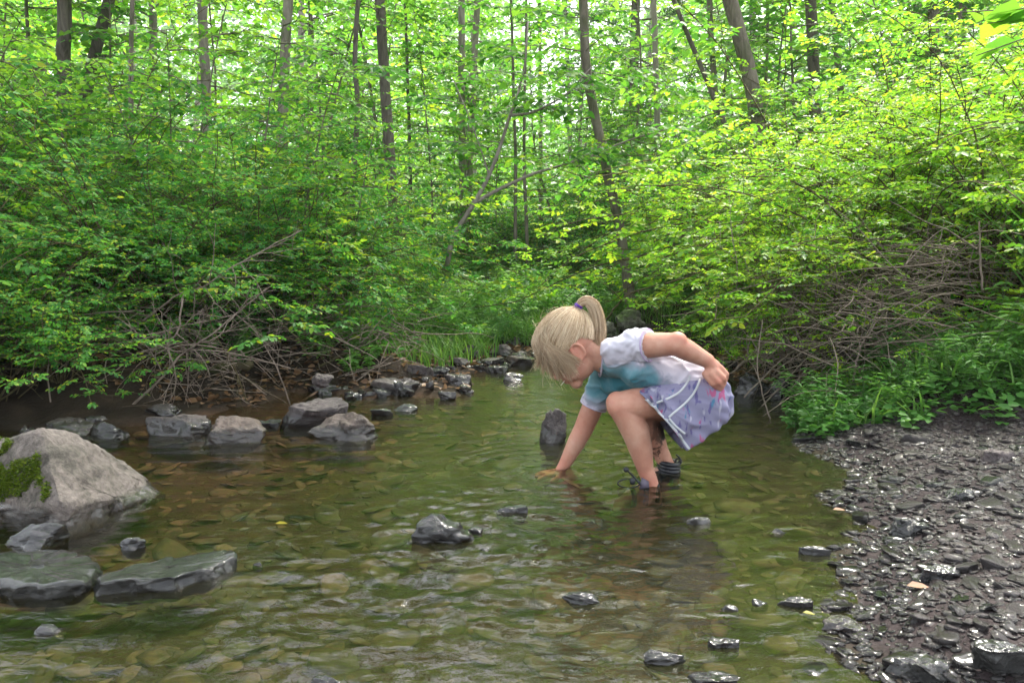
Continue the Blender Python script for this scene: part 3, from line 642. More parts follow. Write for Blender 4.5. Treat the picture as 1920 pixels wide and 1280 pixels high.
row(roses, 16, -.6, 2.6, 8.0, 10.5, .9, 1.3, 'dark green bush at the back of the clearing above the child', 'bush', 'bushes at the back of the clearing', 105, 0, lambda x, y: sdf(x, y) > .5)
row(saps[3:], 14, -3.4, -1.0, 4.0, 5.2, .5, .75, 'broad leaved seedling standing up through the left rose thicket', 'seedling', 'broad leaved seedlings in the left thicket', 107, 0, lambda x, y: sdf(x, y) > .55)
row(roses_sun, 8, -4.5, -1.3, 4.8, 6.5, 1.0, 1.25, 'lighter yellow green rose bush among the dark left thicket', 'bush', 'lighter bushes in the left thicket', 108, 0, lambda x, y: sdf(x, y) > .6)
# right bank thicket, yellow green
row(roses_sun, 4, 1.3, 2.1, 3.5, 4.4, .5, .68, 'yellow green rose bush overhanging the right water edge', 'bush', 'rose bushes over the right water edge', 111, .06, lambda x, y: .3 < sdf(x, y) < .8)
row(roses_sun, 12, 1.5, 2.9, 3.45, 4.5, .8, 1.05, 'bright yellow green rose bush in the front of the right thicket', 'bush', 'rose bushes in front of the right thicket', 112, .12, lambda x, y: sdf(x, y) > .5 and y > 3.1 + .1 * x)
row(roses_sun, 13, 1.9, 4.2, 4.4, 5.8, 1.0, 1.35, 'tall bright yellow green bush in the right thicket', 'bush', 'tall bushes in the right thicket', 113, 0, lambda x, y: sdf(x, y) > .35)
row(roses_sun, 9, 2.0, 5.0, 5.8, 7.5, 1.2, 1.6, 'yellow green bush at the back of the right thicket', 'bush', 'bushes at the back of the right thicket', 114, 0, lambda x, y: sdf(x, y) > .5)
# herbs
row(herbs, 60, .95, 2.3, 2.45, 3.3, .35, .75, 'low leafy herb between the beach and the right thicket', 'plant', 'leafy herbs above the beach', 121, 0, lambda x, y: sdf(x, y) > .03 and y > 2.66 - .12 * (x - .95))
row(herbs, 26, -.9, .45, 4.4, 7.0, .45, .8, 'leafy herb on the grassy bank beyond the stones', 'plant', 'leafy herbs on the grassy bank', 122, 0, lambda x, y: sdf(x, y) > .15, False)
row(herbs, 18, -2.9, -.7, 3.5, 4.2, .45, .8, 'small leafy herb growing low on the muddy left bank', 'plant', 'small herbs on the left bank', 123, 0, lambda x, y: .2 < sdf(x, y) < .6)
row(herbs, 34, -.6, 2.0, 5.5, 9.0, .7, 1.2, 'leafy herb deep in the clearing beyond the stream', 'plant', 'leafy herbs in the clearing', 124, 0, lambda x, y: sdf(x, y) > .25, False)
# understory saplings
row(saps, 16, -6.5, -1.2, 6.5, 10, .75, 1.15, 'young broadleaf sapling rising behind the left thicket', 'sapling', 'saplings behind the left thicket', 131)
row(saps, 13, 2.0, 7, 6.3, 10, .8, 1.25, 'young broadleaf sapling rising behind the right thicket', 'sapling', 'saplings behind the right thicket', 132)
row(saps, 10, -1.5, 2.0, 9, 13, .8, 1.2, 'slender young sapling at the back of the clearing', 'sapling', 'saplings at the back of the clearing', 133)
row(saps, 62, -13, 13, 11.5, 21, 1.1, 1.9, 'leafy young tree in the middle of the forest', 'tree', 'young trees in the middle of the forest', 134)

# ------------------------------------------------------------------ trees with measured trunks: (pixel path bottom to top, depth, pixel width, bark, label)
def tree(path, d, wpx, bark, label, hz=9.5, crown=True, cz=4.2, cs=1.0, seed=0, low=0):
    rg = np.random.default_rng(500 + seed); p = [G(a, b, d) for a, b in path]; s = d / F; r = wpx * s / 2
    g = gz(p[0][0], d); b0 = p[0] + (p[0] - p[1]) / max(1e-3, (p[1] - p[0])[2]) * (p[0][2] - g + .1) * .6; b0[2] = g - .1; pts = [b0] + p
    up = unit(pts[-1] - pts[-2]); k = 0
    while pts[-1][2] < hz and k < 30:
        up = unit(up + np.array([rg.normal(0, .03), rg.normal(0, .03), .1])); pts.append(pts[-1] + up * .5); k += 1
    pts = np.array(pts); q = [pts[0]]
    for i in range(len(pts) - 1):
        for f in (.34, .67, 1): q.append(pts[i] * (1 - f) + pts[i + 1] * f)
    q = np.array(q); q[1:-1] = (q[:-2] + q[1:-1] * 2 + q[2:]) / 4
    q[1:, :2] += rg.normal(0, r * .07, (len(q) - 1, 2)); z = q[:, 2] - g
    rad = r * (1.12 + .35 * np.exp(-z / .25) - .62 * np.clip(z / hz, 0, 1)); mb = MB(); tube(mb, q, rad, 12)
    base = np.array([q[0][0], q[0][1], g]); root = empty('tree', base); lf = MB(); n_low = low if not crown else (11 if d < 13 else 0)
    for i in range(n_low):                                   # low sprays growing straight from the trunk
        t = rg.uniform(.08, .36) if crown else rg.uniform(.25, .98); pp, dd = along(q, t); an = rg.uniform(0, 6.28); spray(lf, mb, pp, np.array([math.cos(an), math.sin(an), rg.uniform(-.1, .4)]), rg.uniform(.45, 1.1), rg, .075, .006)
    link('trunk', mb.mesh('trunk', off=base), M[bark], root)
    if n_low: link('foliage', lf.mesh('foliage', off=base), M['sap'], root)
    if crown:
        a, b = crowns[seed % 3]; at = q[np.argmin(np.abs(q[:, 2] - g - cz))] - base; rz = rg.uniform(0, 6.28)
        for nme, me_ in (('limbs', a), ('crown', b)):
            o = link(nme, me_, None, root); o.location = at; o.rotation_euler = (0, 0, rz); o.scale = (cs, cs, cs)
    return tag(root, label, 'tree')
TR = [
 ([(122, 330), (120, 150), (121, 0)], 7, 24, 'bark', 'dark straight tree trunk, thickest one at the far left', 1),
 ([(150, 330), (155, 210), (172, 120), (190, 60)], 7.5, 20, 'bark', 'dark trunk leaning right beside the thickest left trunk', 1),
 ([(246, 300), (245, 180), (248, 0)], 6, 9, 'bark_mid', 'thin straight tan stem standing alone in the left thicket', 0),
 ([(390, 300), (388, 200), (383, 90)], 8, 17, 'bark_pale', 'pale grey trunk with a dark knot left of centre', 1),
 ([(524, 320), (532, 180), (541, 0)], 8.5, 19, 'bark_pale', 'pale pinkish trunk left of centre leaning slightly right', 1),
 ([(664, 300), (672, 200), (664, 120), (671, 0)], 6.4, 10, 'bark', 'dark wavy slim trunk in the upper middle left', 2),
 ([(738, 400), (728, 240), (716, 80), (712, 0)], 8, 19, 'bark', 'dark brown trunk behind the wavy slim trunk', 1),
 ([(867, 330), (866, 150), (865, 0)], 10, 13, 'bark_pale', 'left one of a close pair of pale distant trunks', 1),
 ([(880, 330), (887, 150), (896, 0)], 10.4, 12, 'bark_pale', 'right one of a close pair of pale distant trunks', 1),
 ([(966, 440), (967, 300), (964, 200)], 9, 6, 'bark_mid', 'thin brown stem in the centre, left of two', 2),
 ([(988, 440), (982, 300), (984, 160)], 9, 6, 'bark_mid', 'thin brown stem in the centre, right of two', 2),
 ([(1162, 420), (1140, 330), (1118, 230), (1102, 150), (1096, 90), (1094, 0)], 6.6, 17, 'bark_mid', 'leaning brown trunk curving upright in the centre', 1),
 ([(1014, 330), (1013, 150), (1011, 0)], 15, 7, 'bark_mid', 'thin straight trunk right of the centre gap', 1),
 ([(1070, 330), (1067, 200), (1062, 60)], 21, 9, 'bark_pale', 'pale distant trunk seen through the bright gap', 1),
 ([(1236, 400), (1231, 200), (1226, 0)], 10.5, 11, 'bark_pale', 'pale slim trunk right of the leaning brown trunk', 1),
 ([(1395, 330), (1362, 240), (1325, 150), (1262, 0)], 6.8, 10, 'bark', 'dark slender trunk leaning far to the left', 0),
 ([(1440, 350), (1420, 230), (1398, 110), (1368, 0)], 7, 27, 'bark_mid', 'thick grey brown trunk leaning left behind the right thicket', 1),
 ([(1532, 300), (1526, 150), (1520, 0)], 8, 20, 'bark', 'straight dark trunk standing right of the thick leaning trunk', 1),
 ([(1584, 320), (1578, 200), (1566, 60)], 13, 12, 'bark', 'narrow dark trunk right of the straight dark trunk', 1),
 ([(1760, 260), (1754, 130), (1750, 0)], 8, 17, 'bark', 'dark trunk above the top of the right thicket', 1),
 ([(1800, 260), (1802, 130), (1806, 0)], 14, 14, 'bark', 'narrow shadowy trunk at the upper right', 1),
 ([(290, 300), (288, 180), (286, 0)], 15, 16, 'bark_mid', 'grey trunk between the thin tan stem and the pale knotted trunk', 1),
 ([(84, 320), (82, 180), (80, 0)], 14, 12, 'bark_mid', 'narrow grey trunk left of the thickest left trunk', 1),
 ([(1350, 380), (1346, 250), (1335, 100)], 15, 12, 'bark_mid', 'grey trunk behind the dark leaning slender trunk', 1),
 ([(770, 380), (768, 260), (763, 120)], 10, 7, 'bark', 'thin dark stem right of the dark brown trunk', 2),
 ([(580, 330), (583, 200), (582, 0)], 18, 11, 'bark_mid', 'far grey trunk right of the pale pinkish trunk', 1),
]
for i, (pth, d, wpx, bk, lab, cr) in enumerate(TR):
    tree(pth, d, wpx, bk, lab, 10.5 if cr == 1 else 4.6, cr == 1, (7.2 if d < 11 else .63 + .24 * d), .7, i, low=0 if cr == 1 else 14)
# forked leaning sapling in the middle
def fork(label):
    d = 6.0; root = empty('forked_sapling', G(838, 470, d) * np.array([1, 1, 0]) + np.array([0, 0, .35])); base = np.array(root.location); mb, lf = MB(), MB(); rg = np.random.default_rng(9)
    def pl(px, r0, r1, dd=0):
        p_ = np.array([G(a, b, d + dd * i) for i, (a, b) in enumerate(px)]) - base; q = [p_[0]]
        for i in range(len(p_) - 1):
            for f in (.25, .5, .75, 1): q.append(p_[i] * (1 - f) + p_[i + 1] * f)
        q = np.array(q); q[1:-1] = (q[:-2] + 2 * q[1:-1] + q[2:]) / 4; tube(mb, q, np.linspace(r0, r1, len(q)), 7); return q
    A = pl([(838, 500), (848, 445), (890, 380), (917, 330), (938, 275), (955, 220), (972, 175), (985, 120), (990, 40)], .021, .006)
    B = pl([(890, 380), (935, 355), (1000, 325), (1090, 300), (1180, 262), (1260, 240)], .016, .004, .05)
    C = pl([(955, 217), (1000, 212), (1060, 180), (1110, 125)], .012, .004, -.05); D_ = pl([(917, 330), (905, 290), (880, 220), (850, 150)], .008, .003, .06)
    for c, n in ((A, 9), (B, 10), (C, 6), (D_, 5)):
        for k in range(n):
            p_, dd = along(c, rg.uniform(.35, 1)); an = rg.uniform(0, 6.28); spray(lf, mb, p_, np.array([math.cos(an), math.sin(an), .2]), rg.uniform(.25, .55), rg, .07, .004)
    link('trunk', mb.mesh('trunk'), M['bark_pale'], root); link('crown', lf.mesh('crown'), M['sap'], root); return tag(root, label, 'sapling')
fork('bare forked grey sapling leaning right in the middle of the clearing')
# pine tree far right of centre
def pine(px, d, label):
    rg = np.random.default_rng(12); g = gz(G(px, 300, d)[0], d); x = G(px, 300, d)[0]; root = empty('pine_tree', (x, d, g)); mb, br, lf = MB(), MB(), MB()
    c = np.array([[0, 0, -.1], [0, 0, 3], [.05, 0, 7], [0, 0, 11]]); tube(mb, c, [.13, .11, .07, .02], 9); link('trunk', mb.mesh('trunk'), M['bark'], root)
    for i in range(46):
        t = .2 + .78 * i / 46; a = i * 2.4; p_ = np.array([0, 0, t * 11]); b = grow(p_, [math.cos(a), math.sin(a), .1], 2.3 * (1.08 - t) + .3, 6, [0, 0, .15], .06, rg); tube(br, b, np.linspace(.02, .005, len(b)), 4, False)
        for k in range(26):
            p2, dd = along(b, rg.uniform(.25, 1)); n = 9; dv = unit(np.tile(dd, (n, 1)) * .5 + rg.normal(0, .6, (n, 3)) + np.array([0, 0, .15])); p2 = p2 + rg.normal(0, .06, 3)
            leaf_geo(lf, np.tile(p2, (n, 1)), dv, rg.normal(0, 1, (n, 3)), .17, .008, .05, 0)
    link('limbs', br.mesh('limbs'), M['bark'], root); link('crown', lf.mesh('crown'), M['needle'], root); return tag(root, label, 'tree')
pine(1185, 17, 'blue green pine tree with feathery needles in the distance right of centre')
# rows of whole trees farther in
rg = np.random.default_rng(61)
for i in range(11):
    d = rg.uniform(24, 36); px = -150 + 2200 * ((i * .618) % 1)
    tree([(px, 420), (px + rg.normal(0, 6), 220), (px + rg.normal(0, 14), 20)], d, rg.uniform(.14, .3) * F / d, ['bark_mid', 'bark_pale', 'bark_pale'][i % 3], 'tall tree deep in the forest behind the clearing', 13, True, rg.uniform(4, 7), rg.uniform(.9, 1.2), i)['group'] = 'tall trees deep in the forest'
# unseen trees added behind the viewer so their crowns shade the foreground
def shade_tree(base, top, cs, label, k):
    b = np.array([base[0], base[1], gz(*base)]); root = empty('tree', b); t_ = np.array(top) - b; mb = MB(); t = np.linspace(0, 1, 12)[:, None]
    q = t_ * t + np.array([0, 0, .6]) * np.sin(t * 3.14); q[0, 2] = -.1; tube(mb, q, np.linspace(.14, .06, 12), 12); link('trunk', mb.mesh('trunk'), M['bark_mid'], root)
    for nme, me_ in zip(('limbs', 'crown'), crowns[k % 3]):
        o = link(nme, me_, None, root); o.location = t_ - np.array([0, 0, .3]); o.scale = (cs, cs, cs * .8)
    return tag(root, label, 'tree')
#shade_tree((4.0, 4.6), (2.2, 4.6, 5.6), 1.0, 'bank tree out of view at the right, its crown shading the stream', 0)
#shade_tree((-4.2, 3.8), (-2.0, 3.9, 5.8), 1.0, 'bank tree out of view at the left, its crown shading the stream', 1)
shade_tree((2.6, -1.2), (1.6, .2, 5.5), .9, 'unseen tree added behind the viewer to the right to shade the foreground', 2)
shade_tree((-3.2, -2.2), (-2.2, -1.0, 5.5), 1.0, 'unseen tree added behind the viewer to the left to shade the foreground', 0)
# far wood as one mass
def far_wood():
    rg = np.random.default_rng(8); lf = MB(); n = 6500; cx, cy_ = rg.uniform(-46, 46, n), rg.uniform(32, 62, n); cz = rg.uniform(.02, 1, n) ** 1.4 * 17
    cz[::3] *= .3; cz[1::3] *= .6; m_ = 32; c = np.repeat(np.stack([cx, cy_, cz], 1), m_, 0) + rg.normal(0, 1, (n * m_, 3)) * np.array([1.1, 1.1, .35]); l = rg.uniform(.14, .3, len(c))
    leaf_geo(lf, c, rg.normal(0, 1, c.shape) * np.array([1, 1, .4]), np.array([0, 0, 1]) + rg.normal(0, .4, c.shape), l, l * .36)
    n = 5200; m_ = 22; cx, cy_ = rg.uniform(-75, 75, n), rg.uniform(62, 82, n); cz = rg.uniform(0, 1, n) ** 1.1 * 24
    gap = (np.abs(cx / cy_ - .07) < .055) & (cz / cy_ > .17); k = ~gap; cx, cy_, cz = cx[k], cy_[k], cz[k]
    c = np.repeat(np.stack([cx, cy_, cz], 1), m_, 0) + rg.normal(0, 1, (len(cx) * m_, 3)) * np.array([1.6, 1.6, .6]); l = rg.uniform(.35, .8, len(c))
    leaf_geo(lf, c, rg.normal(0, 1, c.shape) * np.array([1, 1, .4]), np.array([0, 0, 1]) + rg.normal(0, .5, c.shape), l, l * .36)
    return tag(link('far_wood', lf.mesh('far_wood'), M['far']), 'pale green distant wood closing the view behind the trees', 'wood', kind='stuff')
far_wood()
# ground cover and grass
def blades(name, x, y, hgt, lean, label, wd=.004, mt='grass', kind='stuff', seed=0, zf=None):
    rg = np.random.default_rng(seed); n = len(x); z = H(x, y, False) if zf is None else zf; a = rg.uniform(0, 6.28, n); d = np.stack([np.cos(a), np.sin(a), 0 * a], 1); s = np.stack([-np.sin(a), np.cos(a), 0 * a], 1)
    h = hgt * rg.uniform(.5, 1.2, n)[:, None]; b = np.stack([x, y, z - .01], 1); l = (lean * rg.uniform(.3, 1.3, n))[:, None]; w_ = wd
    V = []
    for t, ww in ((0, 1), (.35, 1), (.7, .75)):
        c = b + d * l * h * t ** 2 + np.array([0, 0, 1]) * h * (t - .35 * l * t ** 2); V += [c - s * w_ * ww, c + s * w_ * ww]
    V.append(b + d * l * h + np.array([0, 0, 1]) * h * (1 - .35 * l)); V = np.stack(V, 1); k = np.arange(n)[:, None] * 7
    mb = MB(); mb.add(V.reshape(-1, 3), np.concatenate([k + np.array([[0, 1, 3, 2]]), k + np.array([[2, 3, 5, 4]])]), k + np.array([[4, 5, 6]]))
    return mb.mesh(name)
rg = np.random.default_rng(15)
n = 26000; x = rg.uniform(-1.3, 1.7, n); y = rg.uniform(4.0, 10.5, n); k = shore_sd(x, y) > .12; cl = fbm(np.stack([x * 3, y * 3, x * 0], 1), 4, 2) > -.25; k &= cl
tag(link('grass', blades('grass', x[k], y[k], .2, .8, '', .003, seed=2), M['grass']), 'fine bright grass on the low bank beyond the stones', 'grass', kind='stuff')
n = 2600; x = rg.uniform(.95, 2.4, n); y = rg.uniform(2.4, 3.4, n); k = (shore_sd(x, y) > .05) & (y > 2.62 - .12 * (x - .95) + .06 * vnoise(np.stack([x * 6, y * 6, x * 0], 1), 2)) & (fbm(np.stack([x * 4, y * 4, x * 0], 1), 14, 2) > -.2)
tag(link('grass', blades('grass', x[k], y[k], .16, 1.0, '', .004, seed=3), M['grass']), 'coarse grass mixed with herbs along the top of the beach', 'grass', kind='stuff')
def ground_leaves(name, cond, n, x0, x1, y0, y1, l0, l1, m_, label, cat, up=.02, seed=0, tilt=.4):
    rg = np.random.default_rng(seed); x, y = rg.uniform(x0, x1, n), rg.uniform(y0, y1, n); k = cond(x, y); x, y = x[k], y[k]; nn = len(x); mb = MB()
    p_ = np.stack([x, y, H(x, y) + rg.uniform(.003, max(.004, up), nn)], 1); a = rg.uniform(0, 6.28, nn); l = rg.uniform(l0, l1, nn)
    leaf_geo(mb, p_, np.stack([np.cos(a), np.sin(a), rg.normal(.05, .2, nn)], 1), np.array([0, 0, 1]) + rg.normal(0, tilt, (nn, 3)), l, l * .32)
    return tag(link(name, mb.mesh(name), M[m_]), label, cat, kind='stuff')
ground_leaves('ground_cover', lambda x, y: (shore_sd(x, y) > .35), 26000, -7, 7, 3.3, 13, .03, .07, 'rose', 'low green ground cover under the bushes', 'ground cover', .16, 1)
ground_leaves('ground_cover', lambda x, y: (shore_sd(x, y) > .02) & (y > 2.58 - .12 * (x - .95) + .05 * np.sin(x * 23)), 9000, .9, 2.5, 2.4, 3.4, .02, .045, 'herb', 'small round leaves creeping along the top of the beach', 'ground cover', .05, 2)
ground_leaves('leaf_litter', lambda x, y: (shore_sd(x, y) > .02) & ((x < .6) | (y > 3.0)), 9000, -3.4, 3, 3.1, 5, .02, .05, 'brownleaf', 'brown dead leaves lying on the mud of the banks', 'leaf litter', .012, 3)

# ------------------------------------------------------------------ dead wood
def branch(px, r0, r1, label, m_='twig', name='dead_branch', nside=6, seed=0, sl=.25, cat='branch', zs=None):
    """px: (pixel x, pixel y, depth) along the stem"""
    rg = np.random.default_rng(seed); mb = MB(); r0 *= .72; r1 *= .7; nside = int(nside * 1.6); p_ = np.array([G(a, b, d - (.13 if px[0][0] < 560 and seed < 11 else 0)) for a, b, d in px]); q = [p_[0]]
    for i in range(len(p_) - 1):
        for f in (.2, .4, .6, .8, 1): q.append(p_[i] * (1 - f) + p_[i + 1] * f)
    q = np.array(q); q[1:-1] = (q[:-2] + 2 * q[1:-1] + q[2:]) / 4; q[1:-1] += rg.normal(0, r0 * .35, (len(q) - 2, 3)); base = q[0].copy()
    tube(mb, q - base, np.linspace(r0, r1, len(q)), 6)
    for k in range(nside):
        p0, dd = along(q, rg.uniform(.15, .95)); d2 = unit(dd * rg.uniform(.2, .8) + rg.normal(0, .8, 3) * np.array([1, .5, 1])); Ls = sl * rg.uniform(.4, 1.2)
        c = grow(p0 - base, d2, Ls, 6, [0, 0, rg.uniform(-.4, .5)], .16, rg); tube(mb, c, np.linspace(r1 * .95, r1 * .35, len(c)), 4)
        for kk in range(2):
            p1, d1 = along(c, rg.uniform(.3, .9)); c2 = grow(p1, d1 + rg.normal(0, .7, 3), Ls * .4, 4, [0, 0, 0], .15, rg); tube(mb, c2, np.linspace(r1 * .5, r1 * .25, len(c2)), 4)
    o = link(name, mb.mesh(name), M[m_]); o.location = base; return tag(o, label, cat)
branch([(226, 782, 3.15), (300, 712, 3.15), (345, 660, 3.2), (400, 625, 3.2), (440, 590, 3.25), (500, 540, 3.3)], .0075, .004, 'long bare branch with its foot on the grey domed rock, leaning right', nside=8, seed=1)
branch([(195, 658, 3.5), (270, 600, 3.4), (340, 548, 3.35), (380, 540, 3.3), (450, 492, 3.3), (565, 432, 3.35)], .006, .0035, 'long bare branch rising right across the face of the left thicket', nside=9, seed=2)
branch([(342, 560, 3.2), (335, 620, 3.18), (312, 650, 3.17), (325, 680, 3.15), (332, 720, 3.14), (318, 752, 3.13)], .005, .003, 'crooked pale twig hanging down over the mud bank', nside=9, seed=3, sl=.3)
branch([(230, 645, 3.2), (290, 630, 3.2), (330, 612, 3.2), (390, 602, 3.2)], .004, .0025, 'short level pale twig in the bare tangle', nside=6, seed=4)
branch([(340, 655, 3.2), (420, 658, 3.2), (480, 672, 3.2), (545, 690, 3.2)], .004, .0025, 'thin twig running right from the bare tangle', nside=5, seed=5)
branch([(96, 770, 3.1), (88, 700, 3.1), (96, 640, 3.15), (110, 590, 3.2)], .0045, .002, 'upright bare stalk at the left edge of the thicket', nside=2, seed=6, sl=.1)
branch([(-20, 765, 3.1), (50, 715, 3.1), (110, 670, 3.15), (160, 640, 3.2)], .005, .003, 'pair of brown canes slanting up at the far left', nside=5, seed=7, m_='cane')
branch([(470, 770, 3.35), (440, 690, 3.35), (400, 620, 3.4), (380, 560, 3.45)], .005, .002, 'dark twig standing behind the bare tangle', m_='cane', nside=7, seed=8)
branch([(545, 760, 3.4), (520, 690, 3.35), (480, 620, 3.35), (430, 580, 3.35)], .0045, .002, 'brown twig slanting left near the blocky rock', nside=7, seed=9)
branch([(500, 740, 3.4), (450, 700, 3.4), (380, 690, 3.4), (300, 720, 3.4)], .004, .002, 'low tangle of brown twigs above the flat topped rock', nside=12, seed=10, sl=.35)
branch([(640, 740, 3.6), (680, 705, 3.65), (700, 690, 3.7), (760, 672, 3.75)], .006, .003, 'grey stick lying on the mud behind the smooth slab', nside=3, seed=11, sl=.12)
branch([(595, 690, 3.7), (650, 660, 3.8), (720, 668, 3.9)], .009, .006, 'dark root lying along the left bank', m_='log', nside=2, seed=12, sl=.1)
branch([(1445, 792, 2.95), (1432, 748, 2.98), (1418, 690, 3.0), (1424, 640, 3.05), (1430, 600, 3.1)], .004, .0025, 'thin pale stem hanging into the water right of the child', nside=3, seed=13, sl=.1)
branch([(1135, 600, 4.2), (1175, 552, 4.1), (1230, 535, 4.0), (1290, 520, 3.9), (1360, 488, 3.8), (1420, 440, 3.8)], .006, .004, 'arching brown branch reaching left over the mossy boulder', m_='cane', nside=5, seed=14)
branch([(1600, 715, 3.0), (1612, 650, 3.02), (1660, 580, 3.05), (1650, 565, 3.05)], .0055, .003, 'pale bent twig standing out of the right bank', nside=5, seed=15)
for k, (a, b, c, d) in enumerate([(1395, 745, 1560, 620), (1420, 770, 1640, 580), (1460, 760, 1590, 640), (1380, 690, 1530, 600), (1500, 740, 1680, 590), (1370, 700, 1500, 640)]):
    branch([(a, b, 3.15 + .05 * k), ((a + c) / 2 - 10, (b + d) / 2 - 12, 3.25 + .05 * k), (c, d, 3.4)], .0045, .003, ['bare brown stick', 'long grey stick', 'thin bare stick', 'short bare stick', 'crooked bare stick', 'slim tan stick'][k] + ' sloping up from the water into the right thicket', nside=8, seed=20 + k, sl=.3)
for k, (a, b, c, d) in enumerate([(1330, 560, 1600, 510), (1480, 600, 1760, 520), (1560, 640, 1800, 560), (1400, 640, 1650, 600), (1640, 520, 1860, 470)]):
    branch([(a, b, 3.35), ((a + c) / 2, (b + d) / 2 - 14, 3.4), (c, d, 3.5)], .005, .003, ['dead brown branch', 'dry grey branch', 'dry tan branch', 'dead twiggy branch', 'bare upper branch'][k] + ' lying flat inside the right thicket', m_='cane' if k % 2 else 'twig', nside=12, seed=30 + k, sl=.4)
branch([(1842, 545, 2.9), (1838, 480, 2.92), (1836, 415, 2.95)], .006, .004, 'tan dry stalk standing upright in the right thicket', m_='twig', nside=0, seed=40, cat='stalk', name='dry_stalk')
branch([(85, 745, 3.28), (180, 738, 3.32), (300, 715, 3.38), (400, 695, 3.45), (470, 680, 3.5)], .036, .031, 'mossy log lying on the mud under the left thicket', m_='log', nside=0, seed=50, name='fallen_log', cat='log')
def twig_litter(name, n, x0, x1, y0, y1, cond, label, seed, up):
    rg = np.random.default_rng(seed); mb = MB(); k = 0
    while k < n:
        x, y = rg.uniform(x0, x1), rg.uniform(y0, y1)
        if not cond(x, y): continue
        a = rg.uniform(0, 6.28); c = grow([x, y, gz(x, y) + rg.uniform(.0, up)], [math.cos(a), math.sin(a), rg.normal(.1, .35)], rg.uniform(.1, .45), 6, [0, 0, -.3], .12, rg); tube(mb, c, np.linspace(rg.uniform(.0015, .004), .001, len(c)), 4, False); k += 1
    return tag(link(name, mb.mesh(name), M['twig']), label, 'twigs', kind='stuff')
twig_litter('twig_litter', 420, -3.2, -.5, 3.2, 4.3, lambda x, y: .1 < sdf(x, y) < .75, 'loose dead twigs littering the mud under the left thicket', 3, .22)
twig_litter('twig_litter', 900, .6, 2.4, 2.9, 4.0, lambda x, y: .08 < sdf(x, y) < .6, 'loose dead twigs and canes inside the foot of the right thicket', 4, .45)
def one_leaf(px, py, z, L, m_, label, rz):
    mb = MB(); q = P(px, py, z); leaf_geo(mb, np.zeros((1, 3)), np.array([[math.cos(rz), math.sin(rz), .05]]), np.array([[.05, -.1, 1]]), L, L * .28, .1, .25)
    o = link('fallen_leaf', mb.mesh('fallen_leaf'), M[m_]); o.location = q; tag(o, label, 'leaf')
one_leaf(516, 981, .004, .028, 'yellow', 'small yellow leaf floating on the olive water left of the shiny rock', .1)
one_leaf(1700, 1097, .03, .042, 'tanleaf', 'tan dry leaf lying on the dark gravel beach', -.2)
one_leaf(1505, 1147, .012, .02, 'yellow', 'yellow leaf stuck at the water edge of the beach', -.4)
one_leaf(1562, 955, .012, .03, 'tanleaf', 'orange brown leaf in the shallows at the beach edge', 0)
# tall drooping grass at the right edge, big leaves of an overhanging branch at the upper right
def tall_grass(px, py, d, label):
    rg = np.random.default_rng(3); q = G(px, py, d); q[2] = gz(q[0], d); root = empty('tall_grass', q); n = 26; mb = MB()
    for k in range(n):
        a = rg.uniform(0, 6.28); c = grow([rg.normal(0, .05), rg.normal(0, .05), 0], [math.cos(a) * .2, math.sin(a) * .2, 1], rg.uniform(.6, 1.05), 10, [math.cos(a) * .6, math.sin(a) * .6, -.9], .02, rg); s = unit(np.cross(c[-1] - c[0], [0, 0, 1])); wv = .008 * np.sin(np.linspace(.5, math.pi, len(c)))[:, None]
        V = np.stack([c - s * wv, c + s * wv + np.array([0, 0, .002])], 1).reshape(-1, 3); mb.add(V, [(2 * i, 2 * i + 1, 2 * i + 3, 2 * i + 2) for i in range(len(c) - 1)])
    link('blades', mb.mesh('blades'), M['grass'], root); tag(root, label, 'grass')
tall_grass(1985, 700, 2.9, 'tall drooping blue green grass clump at the right edge')
def overhang():
    rg = np.random.default_rng(4); base = np.array([2.6, 2.6, gz(2.6, 2.6)]); root = empty('overhanging_tree', base); st, lf = MB(), MB()
    c = np.array([[2.6, 2.6, 0.1], [2.55, 2.6, .8], [2.35, 2.55, 1.35], [2.1, 2.5, 1.6]]) - base; tube(st, c, [.022, .018, .012, .006], 7)
    for (px, py) in ((1850, 45), (1895, 90), (1830, 105), (1900, 20), (1780, 25)):
        e = G(px, py, 2.5 + rg.uniform(-.15, .15)) - base; s0, _ = along(c, rg.uniform(.6, .98)); t = np.linspace(0, 1, 6)[:, None]; q = s0 * (1 - t) + e * t; tube(st, q, np.linspace(.004, .0015, 6), 4)
        for k in range(9):
            p_, dd = along(q, .3 + .7 * k / 9); a = rg.uniform(0, 6.28); l = np.array([rg.uniform(.07, .12)]); leaf_geo(lf, p_[None], np.array([[math.cos(a), math.sin(a), -.15]]), np.array([[rg.normal(0, .3), rg.normal(0, .3), 1]]), l, l * .36)
    link('trunk', st.mesh('trunk'), M['bark_mid'], root); link('crown', lf.mesh('crown'), M['sap'], root); tag(root, 'young tree at the upper right edge with large bright leaves hanging into view', 'tree')
overhang()
for o in list(bpy.data.objects):
    if '_used' in o.keys(): del o['_used']
